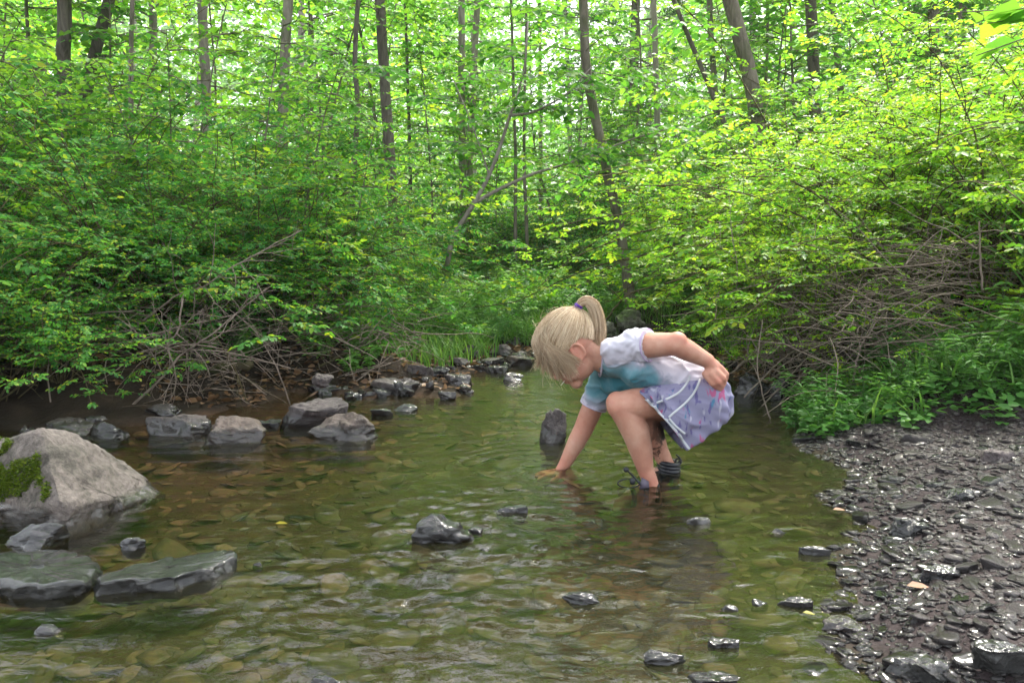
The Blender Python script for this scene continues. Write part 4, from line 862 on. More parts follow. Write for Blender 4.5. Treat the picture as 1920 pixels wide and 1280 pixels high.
# ------------------------------------------------------------------ the child
GB = np.array([P(1225, 905)[0], 2.16, -.07])
def lap(V, E, it, f=.5):
    n = len(V); deg = np.bincount(E.ravel(), minlength=n)[:, None]
    for k in range(it):
        S = np.zeros_like(V); np.add.at(S, E[:, 0], V[E[:, 1]]); np.add.at(S, E[:, 1], V[E[:, 0]]); V = V * (1 - f) + f * S / np.maximum(deg, 1)
    return V
def ell(mb, c, r, R=np.eye(3), sub=3):
    V, T = ico(sub); mb.add(np.asarray(c) + (V * np.asarray(r)) @ np.asarray(R).T, t=T)
def chain(mb, pts, rad, sub=3):
    pts = [np.asarray(p, float) for p in pts]
    for p, r in zip(pts, rad): ell(mb, p, (r, r, r), sub=sub)
    for (a, b, r, s) in zip(pts[:-1], pts[1:], rad[:-1], rad[1:]):
        n = 7; t = np.linspace(0, 1, n)[:, None]; tube(mb, a * (1 - t) + b * t, r + (s - r) * t[:, 0], 20)
def remesh(mb, voxel, it, f=.5):
    me = mb.mesh('tmp'); o = bpy.data.objects.new('tmp', me); COL.objects.link(o); md = o.modifiers.new('r', 'REMESH'); md.mode = 'VOXEL'; md.voxel_size = voxel
    dg = bpy.context.evaluated_depsgraph_get(); dg.update(); m2 = bpy.data.meshes.new_from_object(o.evaluated_get(dg)); bpy.data.objects.remove(o); bpy.data.meshes.remove(me)
    V = np.empty(len(m2.vertices) * 3); m2.vertices.foreach_get('co', V); V = V.reshape(-1, 3)
    E = np.empty(len(m2.edges) * 2, np.int32); m2.edges.foreach_get('vertices', E); E = E.reshape(-1, 2)
    V = lap(V, E, it, f); m2.vertices.foreach_set('co', V.ravel()); m2.update(); return m2, V, E
def normals(me):
    me.update(); n = np.empty(len(me.vertices) * 3); me.vertices.foreach_get('normal', n) if hasattr(me.vertices[0], 'normal') else None; return n.reshape(-1, 3)
def finish(me, V, name, m_, root, off=GB):
    me.vertices.foreach_set('co', (V - off).astype(np.float32).ravel()); me.update(); me.name = name
    me.polygons.foreach_set('use_smooth', np.full(len(me.polygons), True)); me.materials.clear(); me.materials.append(M[m_]); return link(name, me, None, root)
girl = empty('person', GB)
tag(girl, 'blonde child in tie dye shirt and lavender skirt bending to reach into the stream', 'child')
yc = 2.17
# head frame: fwd, up, side (side = towards the camera)
hf = unit(np.array([-.74, 0, -.67])); hu = unit(np.array([-.67, 0, .74])); hsd = np.array([0, -1., 0])
tl = .1                                       # small roll of the face towards the camera
hR = np.stack([hf, hu, hsd], 1)
EAR = G(1079, 657, yc); K = .91
def hp(f, u, s): return EAR + hR @ (np.array([f, u, s]) * K)
hmid = lambda f, u, s=0: hp(f, u, s)
body = MB()
def hell(f, u, s, rf, ru, rs, sub=4): ell(body, hp(f, u, s), np.array([rf, ru, rs]) * K, hR, sub)
hell(-.004, .047, 0, .09, .078, .072); hell(.03, -.004, 0, .066, .072, .058); hell(.022, -.04, 0, .056, .046, .05)
hell(.062, -.074, 0, .021, .019, .024); hell(.056, -.03, .034, .03, .03, .026); hell(.056, -.03, -.034, .03, .03, .026)
hell(.094, -.022, 0, .012, .011, .011); hell(.088, -.006, 0, .012, .022, .009); hell(.088, -.026, .009, .008, .007, .006); hell(.088, -.026, -.009, .008, .007, .006)
hell(.083, -.046, 0, .010, .0055, .018); hell(.08, -.056, 0, .010, .006, .016); hell(.075, .028, .02, .02, .012, .03); hell(.075, .028, -.02, .02, .012, .03)
for sg in (1, -1):
    hell(-.006, 0, .066 * sg, .017, .026, .006, 3)
    rim = [hp(-.006 + .017 * math.cos(a), .004 + .025 * math.sin(a), (.071 + .004 * math.cos(a - 2.4)) * sg) for a in np.linspace(-.9, 4.6, 14)]
    chain(body, rim, [.0042] * 14, 2); hell(.002, -.022, .068 * sg, .007, .008, .005, 2)
# neck, trunk
NK = [hp(-.02, -.005, 0), G(1112, 664, yc), G(1138, 672, yc)]; chain(body, NK, [.042, .037, .045])
SH, BL, PV = G(1170, 674, yc), G(1240, 692, yc), G(1308, 736, yc)
for dy in (-.04, .04): chain(body, [SH + [0, dy, 0], BL + [0, dy * .9, 0], PV + [0, dy * .9, 0]], [.044, .044, .055])
# near arm (bent back)
NS, NE, NW = G(1188, 648, 2.085), G(1266, 645, 2.01), G(1326, 676, 2.045)
chain(body, [NS, (NS * .5 + NE * .5), NE, NE * .62 + NW * .38, NE * .25 + NW * .75, NW], [.036, .033, .0295, .0275, .0225, .0195])
# near hand: loose fist
pal = G(1337, 688, 2.045); ell(body, pal, (.021, .012, .025), Matrix.Rotation(math.radians(-35), 3, 'Y'), 3); chain(body, [NW, pal], [.0185, .017])
for (k, p1, p2, y0, y1, r) in (((1322, 701), (1336, 719), (1350, 729), 2.035, 2.05, .0085), ((1333, 700), (1347, 716), (1354, 724), 2.03, 2.05, .0088), ((1343, 696), (1356, 709), (1357, 719), 2.032, 2.055, .0086), ((1351, 689), (1362, 701), (1360, 712), 2.042, 2.062, .0078)):
    a, b, c = G(*k, y0), G(*p1, y0 - .003), G(*p2, y1); chain(body, [pal, a, b, c, G(p2[0] - 8, p2[1] - 2, y1 + .012)], [.011, r * 1.06, r, r * .92, r * .8], 2)
chain(body, [G(1328, 690, 2.062), G(1334, 712, 2.075), G(1345, 724, 2.072)], [.011, .0085, .0075], 2)
# far arm reaching down
FS, FE, FW = G(1142, 692, 2.25), G(1094, 804, 2.27), G(1060, 868, 2.275)
chain(body, [FS, FS * .5 + FE * .5, FE, FE * .6 + FW * .4, FW], [.037, .033, .0285, .0265, .0185])
pb = G(1046, 882, 2.272) + np.array([0, 0, -.007]); ell(body, pb, (.026, .022, .0105), Matrix.Rotation(math.radians(12), 3, 'Y'), 3); chain(body, [FW, pb], [.0185, .012])
for dy, L_, dz in ((-.018, .038, -.006), (-.007, .046, -.001), (.005, .044, 0), (.016, .035, -.003)):
    a = pb + np.array([-.018, dy, -.001]); chain(body, [pb, a, a + np.array([-L_ * .55, dy * .2, .001 + dz]), a + np.array([-L_, dy * .35, -.006 + dz])], [.010, .0078, .0072, .006], 2)
chain(body, [pb + np.array([.008, -.014, 0]), pb + np.array([-.004, -.036, -.006]), pb + np.array([-.02, -.046, -.012])], [.009, .0078, .0065], 2)
# legs
NH, NKn, NA = G(1302, 742, 2.12), G(1163, 760, 2.095), P(1214, 896, .008)
NA = np.array([NA[0], 2.10, .012])
chain(body, [NH, NH * .5 + NKn * .5, NKn * .8 + NH * .2, NKn], [.055, .046, .042, .0375])
sh = lambda t: NKn * (1 - t) + NA * t
bk = np.array([.011, 0, .002])
chain(body, [NKn, sh(.16) + bk * .6, sh(.36) + bk * 1.2, sh(.6) + bk * .7, sh(.85), NA], [.0365, .036, .0385, .0315, .0225, .0215])
def foot(A, tx, ty, bm_, side):
    heel = A + np.array([.014, 0, -.05]); toe = A + np.array([tx, ty, -.062])
    chain(body, [A, heel], [.0215, .0215]); chain(body, [A + np.array([-.004, 0, -.02]), A * .4 + toe * .6 + np.array([0, 0, -.006]), toe], [.022, .0235, .0165]); chain(body, [heel, toe + np.array([0, 0, -.004])], [.02, .016])
    for i, dy in enumerate((-.022, -.011, .001, .012, .022)):
        t0 = toe + np.array([.008, dy * .9, 0]); chain(body, [t0, t0 + np.array([-.026 + .003 * i, dy * .2, -.004])], [.0075, .0062], 2)
    return heel, toe
ell(body, NKn + np.array([-.008, 0, .008]), (.031, .027, .031)); ell(body, NE + np.array([.004, -.004, .008]), (.026, .024, .025))
NHl, NT = foot(NA, -.085, -.02, body, 1)
FH, FKn = G(1300, 742, 2.235), G(1190, 770, 2.235); FA = np.array([G(1250, 872, 2.235)[0], 2.235, .02])
chain(body, [FH, FH * .5 + FKn * .5, FKn], [.06, .05, .038]); sf = lambda t: FKn * (1 - t) + FA * t
chain(body, [FKn, sf(.2) + bk * .6, sf(.4) + bk, sf(.7) + bk * .3, FA], [.036, .0345, .0355, .027, .0215])
FHl, FT = foot(FA, -.085, .015, body, -1)
for dy in (-.035, .035): ell(body, PV + np.array([.012, dy, -.004]), (.062, .055, .064))
bme, bV, bE = remesh(body, .0027, 4)
# skin
m, nt, out = mat('skin'); L = nt.links; tc = N_(nt, 'TexCoord'); n1 = noise_n(nt, 9, 4, .55, tc.outputs['Object']); n2 = noise_n(nt, 220, 3, .6, tc.outputs['Object'])
n4 = noise_n(nt, 38, 4, .65, tc.outputs['Object']); c = ramp(nt, [(.32, (.45, .195, .135)), (.5, (.56, .29, .205)), (.68, (.64, .385, .285))], math_(nt, 'ADD', math_(nt, 'MULTIPLY', n1.outputs[0], .6), math_(nt, 'MULTIPLY', n4.outputs[0], .4))).outputs[0]
# mud smears on the far calf
sx = N_(nt, 'SeparateXYZ'); L.new(tc.outputs['Object'], sx.inputs[0]); n3 = noise_n(nt, 24, 4, .6, tc.outputs['Object'], .6)
far = N_(nt, 'MapRange'); L.new(sx.outputs[1], far.inputs[0]); far.inputs[1].default_value = .03; far.inputs[2].default_value = .05
lowz = N_(nt, 'MapRange'); L.new(sx.outputs[2], lowz.inputs[0]); lowz.inputs[1].default_value = .235; lowz.inputs[2].default_value = .205
onleg = N_(nt, 'MapRange'); L.new(sx.outputs[0], onleg.inputs[0]); onleg.inputs[1].default_value = -.09; onleg.inputs[2].default_value = -.06
mud = math_(nt, 'MULTIPLY', math_(nt, 'MULTIPLY', far.outputs[0], lowz.outputs[0]), math_(nt, 'MULTIPLY', onleg.outputs[0], ramp(nt, [(.47, (0, 0, 0)), (.55, (1, 1, 1))], n3.outputs[0]).outputs[0]))
fa = N_(nt, 'Attribute', attribute_name='flush'); c = mixc(nt, c, (.6, .22, .16), math_(nt, 'MULTIPLY', fa.outputs['Fac'], .75)); c = mixc(nt, c, (.03, .018, .012), mud)
p = N_(nt, 'BsdfPrincipled', Roughness=.48); p.inputs['Specular IOR Level'].default_value = .35; L.new(c, p.inputs['Base Color'])
p.inputs['Subsurface Weight'].default_value = .12; p.inputs['Subsurface Radius'].default_value = (.9, .35, .2); p.inputs['Subsurface Scale'].default_value = .008
L.new(bump(nt, math_(nt, 'ADD', n2.outputs[0], math_(nt, 'MULTIPLY', n4.outputs[0], 2.5)), .3, .0012), p.inputs['Normal']); L.new(p.outputs[0], out.inputs[0]); M['skin'] = m
fl_ = np.zeros(len(bV))
for cpt, rr0 in ((NKn + np.array([-.02, 0, .01]), .05), (NE + np.array([.01, -.01, .01]), .045), (G(1340, 700, 2.04), .05), (NA, .05), (FE, .04), (hp(-.006, 0, .07), .04), (hp(.06, -.03, .04), .04), (pb, .06)): fl_ = np.maximum(fl_, np.exp(-(np.linalg.norm(bV - cpt, axis=1) / rr0) ** 2))
fl_ *= .6 + .5 * fbm(bV * 60, 13, 3)
finish(bme, bV, 'body', 'skin', girl); at = bme.attributes.new('flush', 'FLOAT', 'POINT'); at.data.foreach_set('value', np.clip(fl_, 0, 1).astype(np.float32))
M['eye_white'] = plain('eye_white', (.75, .73, .7), .15, .5, .03); M['lip'] = plain('lip', (.55, .22, .2), .4, .4, .08)
for sg in (1, -1):
    e = MB(); ell(e, hp(.0735, .003, .03 * sg), (.0125, .0125, .0125)); oe = link('eye', e.mesh('eye', off=GB), M['eye_white'], girl)
    e = MB(); ell(e, hp(.0815, .0, .031 * sg), (.0062, .0062, .0062), sub=2); link('iris', e.mesh('iris', off=GB), plain('iris', (.06, .1, .14), .1, .5), oe)

# ---- shirt
sb = MB()
for dy in (-.05, .05): chain(sb, [G(1160, 668, yc) + [0, dy * .8, 0], G(1190, 677, yc) + [0, dy, 0], G(1240, 689, yc) + [0, dy, 0], G(1300, 713, yc) + [0, dy * 1.05, 0]], [.052, .064, .06, .062])
chain(sb, [G(1140, 672, yc), G(1168, 670, yc)], [.046, .058])
chain(sb, [G(1150, 660, 2.10), G(1192, 648, 2.085)], [.036, .044])
def cone(mb, a, b, r0, r1): t = np.linspace(0, 1, 9)[:, None]; tube(mb, a * (1 - t) + b * t, r0 + (r1 - r0) * t[:, 0], 28)
dN = unit(NE - NS); cone(sb, NS - dN * .02, NS + dN * .045, .042, .0425)
chain(sb, [G(1150, 690, 2.23), G(1140, 700, 2.245)], [.05, .046]); dF = unit(FE - FS); cone(sb, FS - dF * .01, FS + dF * .118, .048, .0385)
chain(sb, [G(1150, 715, 2.22), G(1190, 708, 2.18)], [.038, .045])
sme, sV, sE = remesh(sb, .0036, 4); sme.vertices.foreach_set('co', sV.ravel()); Nn = normals(sme)
pj = proj(sV)
# wrinkles: folds fanning out from the armpit and across the belly
ang = np.arctan2(pj[:, 1] - 640, pj[:, 0] - 1195 + .001); rr = np.hypot(pj[:, 0] - 1195, pj[:, 1] - 640)
fold = np.sin(ang * 9 + 2.2 * vnoise(sV * 14, 3)) * np.exp(-((rr - 75) / 55) ** 2)
sV = sV + Nn * (.0032 * fold + .005 * (1 - 2 * np.abs(fbm(sV @ np.array([[14, 0, 9], [0, 12, 0], [-16, 0, 22.]]) , 31, 3, .4))) ** 2 * 1 - .001 + .0012 * vnoise(sV * 60, 4))[:, None]
m, nt, out = mat('tie_dye'); L = nt.links; tc = N_(nt, 'TexCoord'); n1 = noise_n(nt, 13, 4, .55, tc.outputs['Object'], 1.0); n2 = noise_n(nt, 500, 2, .5, tc.outputs['Object'])
def dist_to(pt, s):
    v = N_(nt, 'VectorMath', operation='SUBTRACT'); L.new(tc.outputs['Object'], v.inputs[0]); v.inputs[1].default_value = tuple(pt - GB)
    v2 = N_(nt, 'VectorMath', operation='MULTIPLY'); L.new(v.outputs[0], v2.inputs[0]); v2.inputs[1].default_value = s
    ln = N_(nt, 'VectorMath', operation='LENGTH'); L.new(v2.outputs[0], ln.inputs[0]); return ln.outputs['Value']
d1 = math_(nt, 'ADD', dist_to(G(1160, 722, yc - .04), (6.5, 3, 11.5)), math_(nt, 'MULTIPLY', math_(nt, 'SUBTRACT', n1.outputs[0], .5), 1.3))
col = ramp(nt, [(.25, (.05, .2, .25)), (.6, (.16, .32, .38)), (.9, (.36, .37, .45)), (1.0, (.44, .42, .52))], d1).outputs[0]
col = mixc(nt, col, (.6, .575, .66), ramp(nt, [(.9, (0, 0, 0)), (1.25, (1, 1, 1))], d1).outputs[0])
col2 = mixc(nt, col, (.09, .26, .31), ramp(nt, [(.2, (.8, .8, .8)), (.6, (0, 0, 0))], math_(nt, 'ADD', dist_to(G(1216, 690, yc - .06), (22, 6, 16)), math_(nt, 'MULTIPLY', n1.outputs[0], .3))).outputs[0])
p = N_(nt, 'BsdfPrincipled', Roughness=.85); p.inputs['Specular IOR Level'].default_value = .2; p.inputs['Sheen Weight'].default_value = .15; L.new(col2, p.inputs['Base Color'])
L.new(bump(nt, n2.outputs[0], .25, .0006), p.inputs['Normal']); L.new(p.outputs[0], out.inputs[0]); M['tiedye'] = m
shirt = finish(sme, sV, 'shirt', 'tiedye', girl)
def ringtube(c, nrm, r, tr, sq=1.0, n=28, mb=None, ax=None):
    nrm = unit(nrm); a = unit(np.cross(nrm, [0, 1, .01])) if ax is None else ax; b = np.cross(nrm, a); t = np.linspace(0, 2 * math.pi, n + 1)
    tube(mb, np.array([c + r * (math.cos(x) * a + sq * math.sin(x) * b) for x in t]), tr, 6, False)
hm = MB(); ringtube(NS + dN * .044, dN, .0425, .0024, mb=hm); ringtube(FS + dF * .117, dF, .0388, .0024, mb=hm); 
M['hem'] = plain('shirt_hem', (.55, .5, .62), .85, .2, .1)
hmA = MB(); ringtube(NS + dN * .044, dN, .0425, .0022, mb=hmA); link('hem', hmA.mesh('hem', off=GB), plain('purple_hem', (.5, .4, .6), .85, .2, .1), shirt)
hmB = MB(); ringtube(FS + dF * .117, dF, .0388, .0022, mb=hmB); link('hem', hmB.mesh('hem', off=GB), M['hem'], shirt)
cn = unit(NK[2] - NK[1]); hmC = MB(); ringtube(G(1126, 673, yc), cn + np.array([0, 0, .25]), .047, .0028, .95, mb=hmC); link('collar', hmC.mesh('collar', off=GB), M['hem'], shirt)

# ---- skirt (fan of rings from the waist to the hem)
Bk = np.array([(1316, 690), (1335, 693), (1350, 709), (1358, 732), (1359, 756), (1352, 771), (1332, 787), (1300, 804), (1263, 825)], float)
Fr = np.array([(1200, 716), (1193, 719), (1190, 721), (1188, 722), (1187, 723), (1186, 724), (1186, 725), (1186, 727), (1187, 729)], float)
hwid = np.array([.1, .112, .122, .13, .134, .136, .137, .138, .138])
nu, nv = 60, 110; uu = np.linspace(0, 1, nu); ti = uu * (len(Bk) - 1)
def lerp(A): i = np.minimum(ti.astype(int), len(A) - 2); f = ti - i; f = f if A.ndim == 1 else f[:, None]; return A[i] * (1 - f) + A[i + 1] * f
def smooth1(A, k=5):
    for _ in range(k): A = np.concatenate([A[:1], (A[:-2] + 2 * A[1:-1] + A[2:]) / 4, A[-1:]])
    return A
bkp, frp, hw = smooth1(lerp(Bk)), smooth1(lerp(Fr)), lerp(hwid)
B3 = np.array([G(a, b, yc) for a, b in bkp]); F3 = np.array([G(a, b, yc) for a, b in frp]); th = np.arange(nv) * 2 * math.pi / nv
cs, sn = np.cos(th), np.sin(th); ex = .45; cs2, sn2 = np.sign(cs) * np.abs(cs) ** ex, np.sign(sn) * np.abs(sn) ** ex
C3, A3 = (B3 + F3) / 2, (B3 - F3) / 2
S = C3[:, None] + A3[:, None] * cs2[None, :, None] + np.array([0, -1., 0]) * (hw[:, None] * sn2[None])[..., None]
# near hem edge sweeps back over the thigh; pleats
near = np.clip(sn, 0, 1); hemk = sstep(.5, 1, uu)
S = S + (near[None, :, None] * hemk[:, None, None]) * np.array([.02, 0, -.004])
fl = .008 * np.sin(th * 11 + 5 * uu[:, None] + 2 * np.sin(th * 3))[..., None] * (.35 + uu[:, None, None]); Sf = S.reshape(-1, 3)
rad_ = unit(S - C3[:, None]); S = S + rad_ * fl * sstep(-.1, .2, np.abs(sn))[None, :, None] + rad_ * (.007 * ((1 - 2 * np.abs(fbm(Sf * np.array([13, 10, 24]) + Sf[:, [2, 0, 1]] * 8, 51, 2))) - .3)).reshape(nu, nv, 1) * sstep(1, .85, uu)[:, None, None]
def skirt_pt(u, t):
    i = np.clip(u, 0, 1) * (nu - 1); j = (t / (2 * math.pi) * nv) % nv; i0 = int(min(i, nu - 2)); j0 = int(j) % nv; fi, fj = i - i0, j - int(j); j1 = (j0 + 1) % nv
    return (S[i0, j0] * (1 - fj) + S[i0, j1] * fj) * (1 - fi) + (S[i0 + 1, j0] * (1 - fj) + S[i0 + 1, j1] * fj) * fi
inner = S - rad_ * .003
mb = MB(); i, j = np.meshgrid(np.arange(nu - 1), np.arange(nv), indexing='ij'); a = i * nv + j; b = i * nv + (j + 1) % nv
Q = np.stack([a, b, b + nv, a + nv], -1).reshape(-1, 4); mb.add(S.reshape(-1, 3), Q[:, ::-1]); o_ = nu * nv
k = np.arange(nv); e0 = (nu - 1) * nv + k; e1 = (nu - 1) * nv + (k + 1) % nv
mb.v.append(inner.reshape(-1, 3)); mb.n += o_; mb.q.append(Q + o_); mb.q.append(np.stack([e0, e1, e1 + o_, e0 + o_], 1))
m, nt, out = mat('skirt_print'); L = nt.links; tc = N_(nt, 'TexCoord'); base = (.25, .24, .36)
wob = noise_n(nt, 40, 3, .5, tc.outputs['Object']); va = N_(nt, 'VectorMath', operation='ADD'); L.new(tc.outputs['Object'], va.inputs[0]); ws = N_(nt, 'VectorMath', operation='SCALE'); ws.inputs['Scale'].default_value = .03; L.new(wob.outputs['Color'], ws.inputs[0]); L.new(ws.outputs[0], va.inputs[1])
last = base
for k_, (cc, sc_, th0) in enumerate((((.42, .06, .17), 55, .67), ((.03, .19, .32), 48, .66), ((.1, .085, .24), 70, .62), ((.5, .49, .58), 34, .66))):
    mp = N_(nt, 'Mapping'); mp.inputs['Scale'].default_value = (1, 1, .3); mp.inputs['Rotation'].default_value = (0, .7 + .5 * k_, 0); mp.inputs['Location'].default_value = (k_ * 3.1, 0, k_); L.new(tc.outputs['Object'], mp.inputs[0])
    nn = noise_n(nt, sc_, 2, .5, mp.outputs[0], .3); last = mixc(nt, last, cc, ramp(nt, [(th0 - .03, (0, 0, 0)), (th0 + .02, (.8, .8, .8))], nn.outputs[0]).outputs[0])
p = N_(nt, 'BsdfPrincipled', Roughness=.7); p.inputs['Specular IOR Level'].default_value = .25; L.new(last, p.inputs['Base Color']); L.new(bump(nt, noise_n(nt, 400, 2, .5, tc.outputs['Object']).outputs[0], .2, .0005), p.inputs['Normal']); L.new(p.outputs[0], out.inputs[0])
skirt = link('skirt', mb.mesh('skirt', off=GB), m, girl)
M['trim'] = plain('white_trim', (.55, .57, .6), .7, .2, .06, 60)
# trims: bands lying on the cloth
def band(path_uv, wd, up=.0013):
    p_ = np.array([skirt_pt(u, t) for u, t in path_uv]); c_ = np.array([C3[int(min(max(u, 0), 1) * (nu - 1))] for u, t in path_uv]); n_ = unit(p_ - c_)
    n_ = unit(n_ * np.array([1, 1.0, 1])); d = unit(np.gradient(p_, axis=0)); s_ = unit(np.cross(d, n_)); mb = MB(); rows = []
    for off, h in ((-1, .3), (-.7, 1), (0, 1.15), (.7, 1), (1, .3)): rows.append(p_ + s_ * wd * off + n_ * up * h)
    V = np.stack(rows, 1).reshape(-1, 3); n = len(p_); mb.add(V, [(i * 5 + k, i * 5 + k + 1, i * 5 + 5 + k + 1, i * 5 + 5 + k) for i in range(n - 1) for k in range(4)]); return link('trim', mb.mesh('trim', off=GB), M['trim'], skirt)
band([(.985, t) for t in np.linspace(0, 2 * math.pi, 90)], .0034)
Sp = proj(S.reshape(-1, 3)).reshape(nu, nv, 2); nearmask = (S[..., 1] < C3[:, None, 1] - .01)
def uv_at(px, py):
    dd_ = np.hypot(Sp[..., 0] - px, Sp[..., 1] - py) + np.where(nearmask, 0, 1e4); i, j = np.unravel_index(np.argmin(dd_), dd_.shape); return i / (nu - 1), j / nv * 2 * math.pi
def band_px(px, wd, n=30):
    px = np.array(px, float); t = np.linspace(0, len(px) - 1.001, n); i = t.astype(int); f = (t - i)[:, None]; q = smooth1(px[i] * (1 - f) + px[i + 1] * f, 3); p_ = []
    for a_, b_ in q:
        dd_ = np.hypot(Sp[..., 0] - a_, Sp[..., 1] - b_) + np.where(nearmask, 0, 1e4); ii = np.argsort(dd_.ravel())[:6]; yy = S.reshape(-1, 3)[ii, 1].min(); p_.append(G(a_, b_, yy))
    p_ = smooth1(np.array(p_), 8); p_[:, 1] -= .0015; d = unit(np.gradient(p_, axis=0)); n_ = np.tile([0, -1., .15], (n, 1)); s_ = unit(np.cross(d, n_)); mb = MB(); rows = []
    for off, h in ((-1, .0), (-.7, 1), (0, 1.15), (.7, 1), (1, .0)): rows.append(p_ + s_ * wd * off + n_ * .0013 * h)
    V = np.stack(rows, 1).reshape(-1, 3); mb.add(V, [(i * 5 + k, i * 5 + k + 1, i * 5 + 5 + k + 1, i * 5 + 5 + k) for i in range(n - 1) for k in range(4)]); return link('trim', mb.mesh('trim', off=GB), M['trim'], skirt)
band_px([(1222, 758), (1250, 748), (1274, 736), (1288, 718), (1294, 704)], .003)
band_px([(1314, 706), (1309, 722), (1298, 742), (1280, 760), (1262, 774), (1254, 782)], .003)
band_px([(1254, 784), (1266, 798), (1284, 813)], .003)

# ---- hair
HC = hp(-.004, .05, 0); HR = np.array([.094, .083, .076]) * K * 1.015
def hs_(v): return HC + hR @ (unit(v) * HR)                       # point on the hair shell for a local direction (fwd, up, side)
TIE = G(1083, 576, yc); tv = unit((hR.T @ (TIE - HC)) / HR)
cap = MB(); Vi, Ti = ico(5); loc = Vi * HR / K
f_, u_, s_ = loc[:, 0] - .004, loc[:, 1] + .05, loc[:, 2]
line = np.where(f_ > .02, .03 + .5 * (f_ - .02), np.where(f_ > -.035, .034, .034 - 1.3 * (-.035 - f_)))
keep = u_ > np.maximum(line, -.028); kf = keep[Ti].all(1); disp = 1 + .012 * fbm(np.stack([np.arctan2(u_ - .05, f_) * 9, s_ * 60, f_ * 0], 1), 3, 3)
cap.add(HC + (Vi * HR * disp[:, None] * .985) @ hR.T, t=Ti[kf])
def hair_mat(name, a, b, c):
    m, nt, out = mat(name); L = nt.links; g = N_(nt, 'NewGeometry'); tc = N_(nt, 'TexCoord')
    r = ramp(nt, [(0, a), (.5, b), (1, c)], g.outputs['Random Per Island']); p = N_(nt, 'BsdfPrincipled', Roughness=.38); p.inputs['Specular IOR Level'].default_value = .45; p.inputs['Sheen Weight'].default_value = .1
    L.new(r.outputs[0], p.inputs['Base Color']); t = N_(nt, 'BsdfTranslucent'); L.new(r.outputs[0], t.inputs[0]); mx = N_(nt, 'MixShader'); mx.inputs[0].default_value = .18; L.new(p.outputs[0], mx.inputs[1]); L.new(t.outputs[0], mx.inputs[2]); L.new(mx.outputs[0], out.inputs[0]); return m
M['hair'] = hair_mat('blonde_hair', (.48, .31, .18), (.72, .54, .35), (.9, .77, .56))
M['scalp'] = plain('hair_base', (.33, .22, .125), .6, .3, .25, 90)
hair = link('hair', cap.mesh('hair', off=GB), M['scalp'], girl)
rng = np.random.default_rng(99); hb = MB()
def strand(mb, pts, r): tube(mb, pts, np.linspace(r, r * .35, len(pts)) if True else r, 3, False)
# gathered hair: from the hairline over the shell to the tie
for k in range(3300):
    a = rng.uniform(-math.pi, math.pi)
    while True:
        v = unit(rng.normal(0, 1, 3)); l = v * HR / K; ff, u2 = l[0] - .004, l[1] + .05
        ln = .026 + .5 * (ff - .02) if ff > .02 else (.03 if ff > -.035 else .03 - 1.3 * (-.035 - ff))
        if ff > .03 and rng.uniform() < .75: continue
        if max(ln, -.03) - .004 < u2 < ln + (.035 if rng.uniform() < .7 else .12): break
    n = 9; t = np.linspace(0, 1, n); d = np.arccos(np.clip(v @ tv, -1, 1)); lift = 1 + .035 * rng.uniform(0, 1) * np.sin(t * math.pi)[:, None] + rng.uniform(0, .02)
    w1 = (np.sin((1 - t) * d) / max(1e-4, math.sin(d)))[:, None]; w2 = (np.sin(t * d) / max(1e-4, math.sin(d)))[:, None]; q = unit(v * w1 + tv * w2)
    wob = rng.normal(0, .018, 3) * np.sin(t * math.pi * rng.uniform(1, 2))[:, None]; q = unit(q + wob); pts = HC + (q * HR * lift) @ hR.T; pts[-1] = TIE + rng.normal(0, .004, 3); strand(hb, pts, rng.uniform(.0004, .0009))
# loose front locks falling over temple and face, gathered into uneven clumps
clumps = []
for k in range(46):
    ta = rng.uniform(0, 1) ** .8; sgn = 1 if rng.uniform() < .74 else -1
    e = G(1012 + 72 * ta + rng.normal(0, 3), 686 + 15 * math.sin(ta * 3.1) + rng.normal(0, 9), yc - sgn * (.018 + .052 * (ta ** .7)))
    if rng.uniform() < .2: e = G(1003 + rng.uniform(0, 40), 660 + rng.uniform(0, 38), yc - sgn * rng.uniform(.0, .05))
    clumps.append((ta, sgn, e, unit(np.array([.12 + .5 * rng.uniform(), rng.uniform(.85, 1.1), sgn * rng.uniform(.0, .5)])), rng.uniform(1.0, 1.03), rng.uniform(.004, .012)))
for k in range(2700):
    ta, sgn, e, vc, lf_, sp_ = clumps[rng.integers(len(clumps))]; v0 = unit(vc + rng.normal(0, .1, 3)); p0 = HC + (hs_(v0) - HC) * lf_
    end = e + rng.normal(0, sp_ * .55, 3) + np.array([0, 0, rng.uniform(-.004, .016)])
    c1 = p0 + hR @ np.array([.03, .006, .0]) + np.array([-.008, -sgn * .012, -.012]); mid = hs_(unit(np.array([.75 - .5 * ta, .12 - .1 * ta, sgn * (.35 + .55 * ta)]) + rng.normal(0, .06, 3))); mid = HC + (mid - HC) * (lf_ + rng.uniform(.0, .06))
    t = np.linspace(0, 1, 12)[:, None]; pts = p0 * (1 - t) ** 3 + 3 * c1 * t * (1 - t) ** 2 + 3 * mid * t ** 2 * (1 - t) + end * t ** 3
    loc = (pts - HC) @ hR / HR; rr_ = np.linalg.norm(loc, axis=1, keepdims=True); loc = np.where(rr_ < 1.02, loc / rr_ * (1.006 + (lf_ - 1) + rng.uniform(0, .022)), loc); pts = HC + (loc * HR) @ hR.T
    strand(hb, pts, rng.uniform(.0004, .0008))
for k in range(220):
    v = unit(rng.normal(0, 1, 3) * np.array([1, 1, .8]) + np.array([.3, .6, 0])); p0 = hs_(v)
    if (v * HR)[1] < -.01: continue
    o_ = hR @ v; tg_ = unit(np.cross(o_, rng.normal(0, 1, 3))); c_ = grow(p0, tg_ + o_ * rng.uniform(.15, .5), rng.uniform(.02, .055), 6, -o_ * .4 + np.array([0, 0, -.3]), .12, rng); strand(hb, c_, .0006)
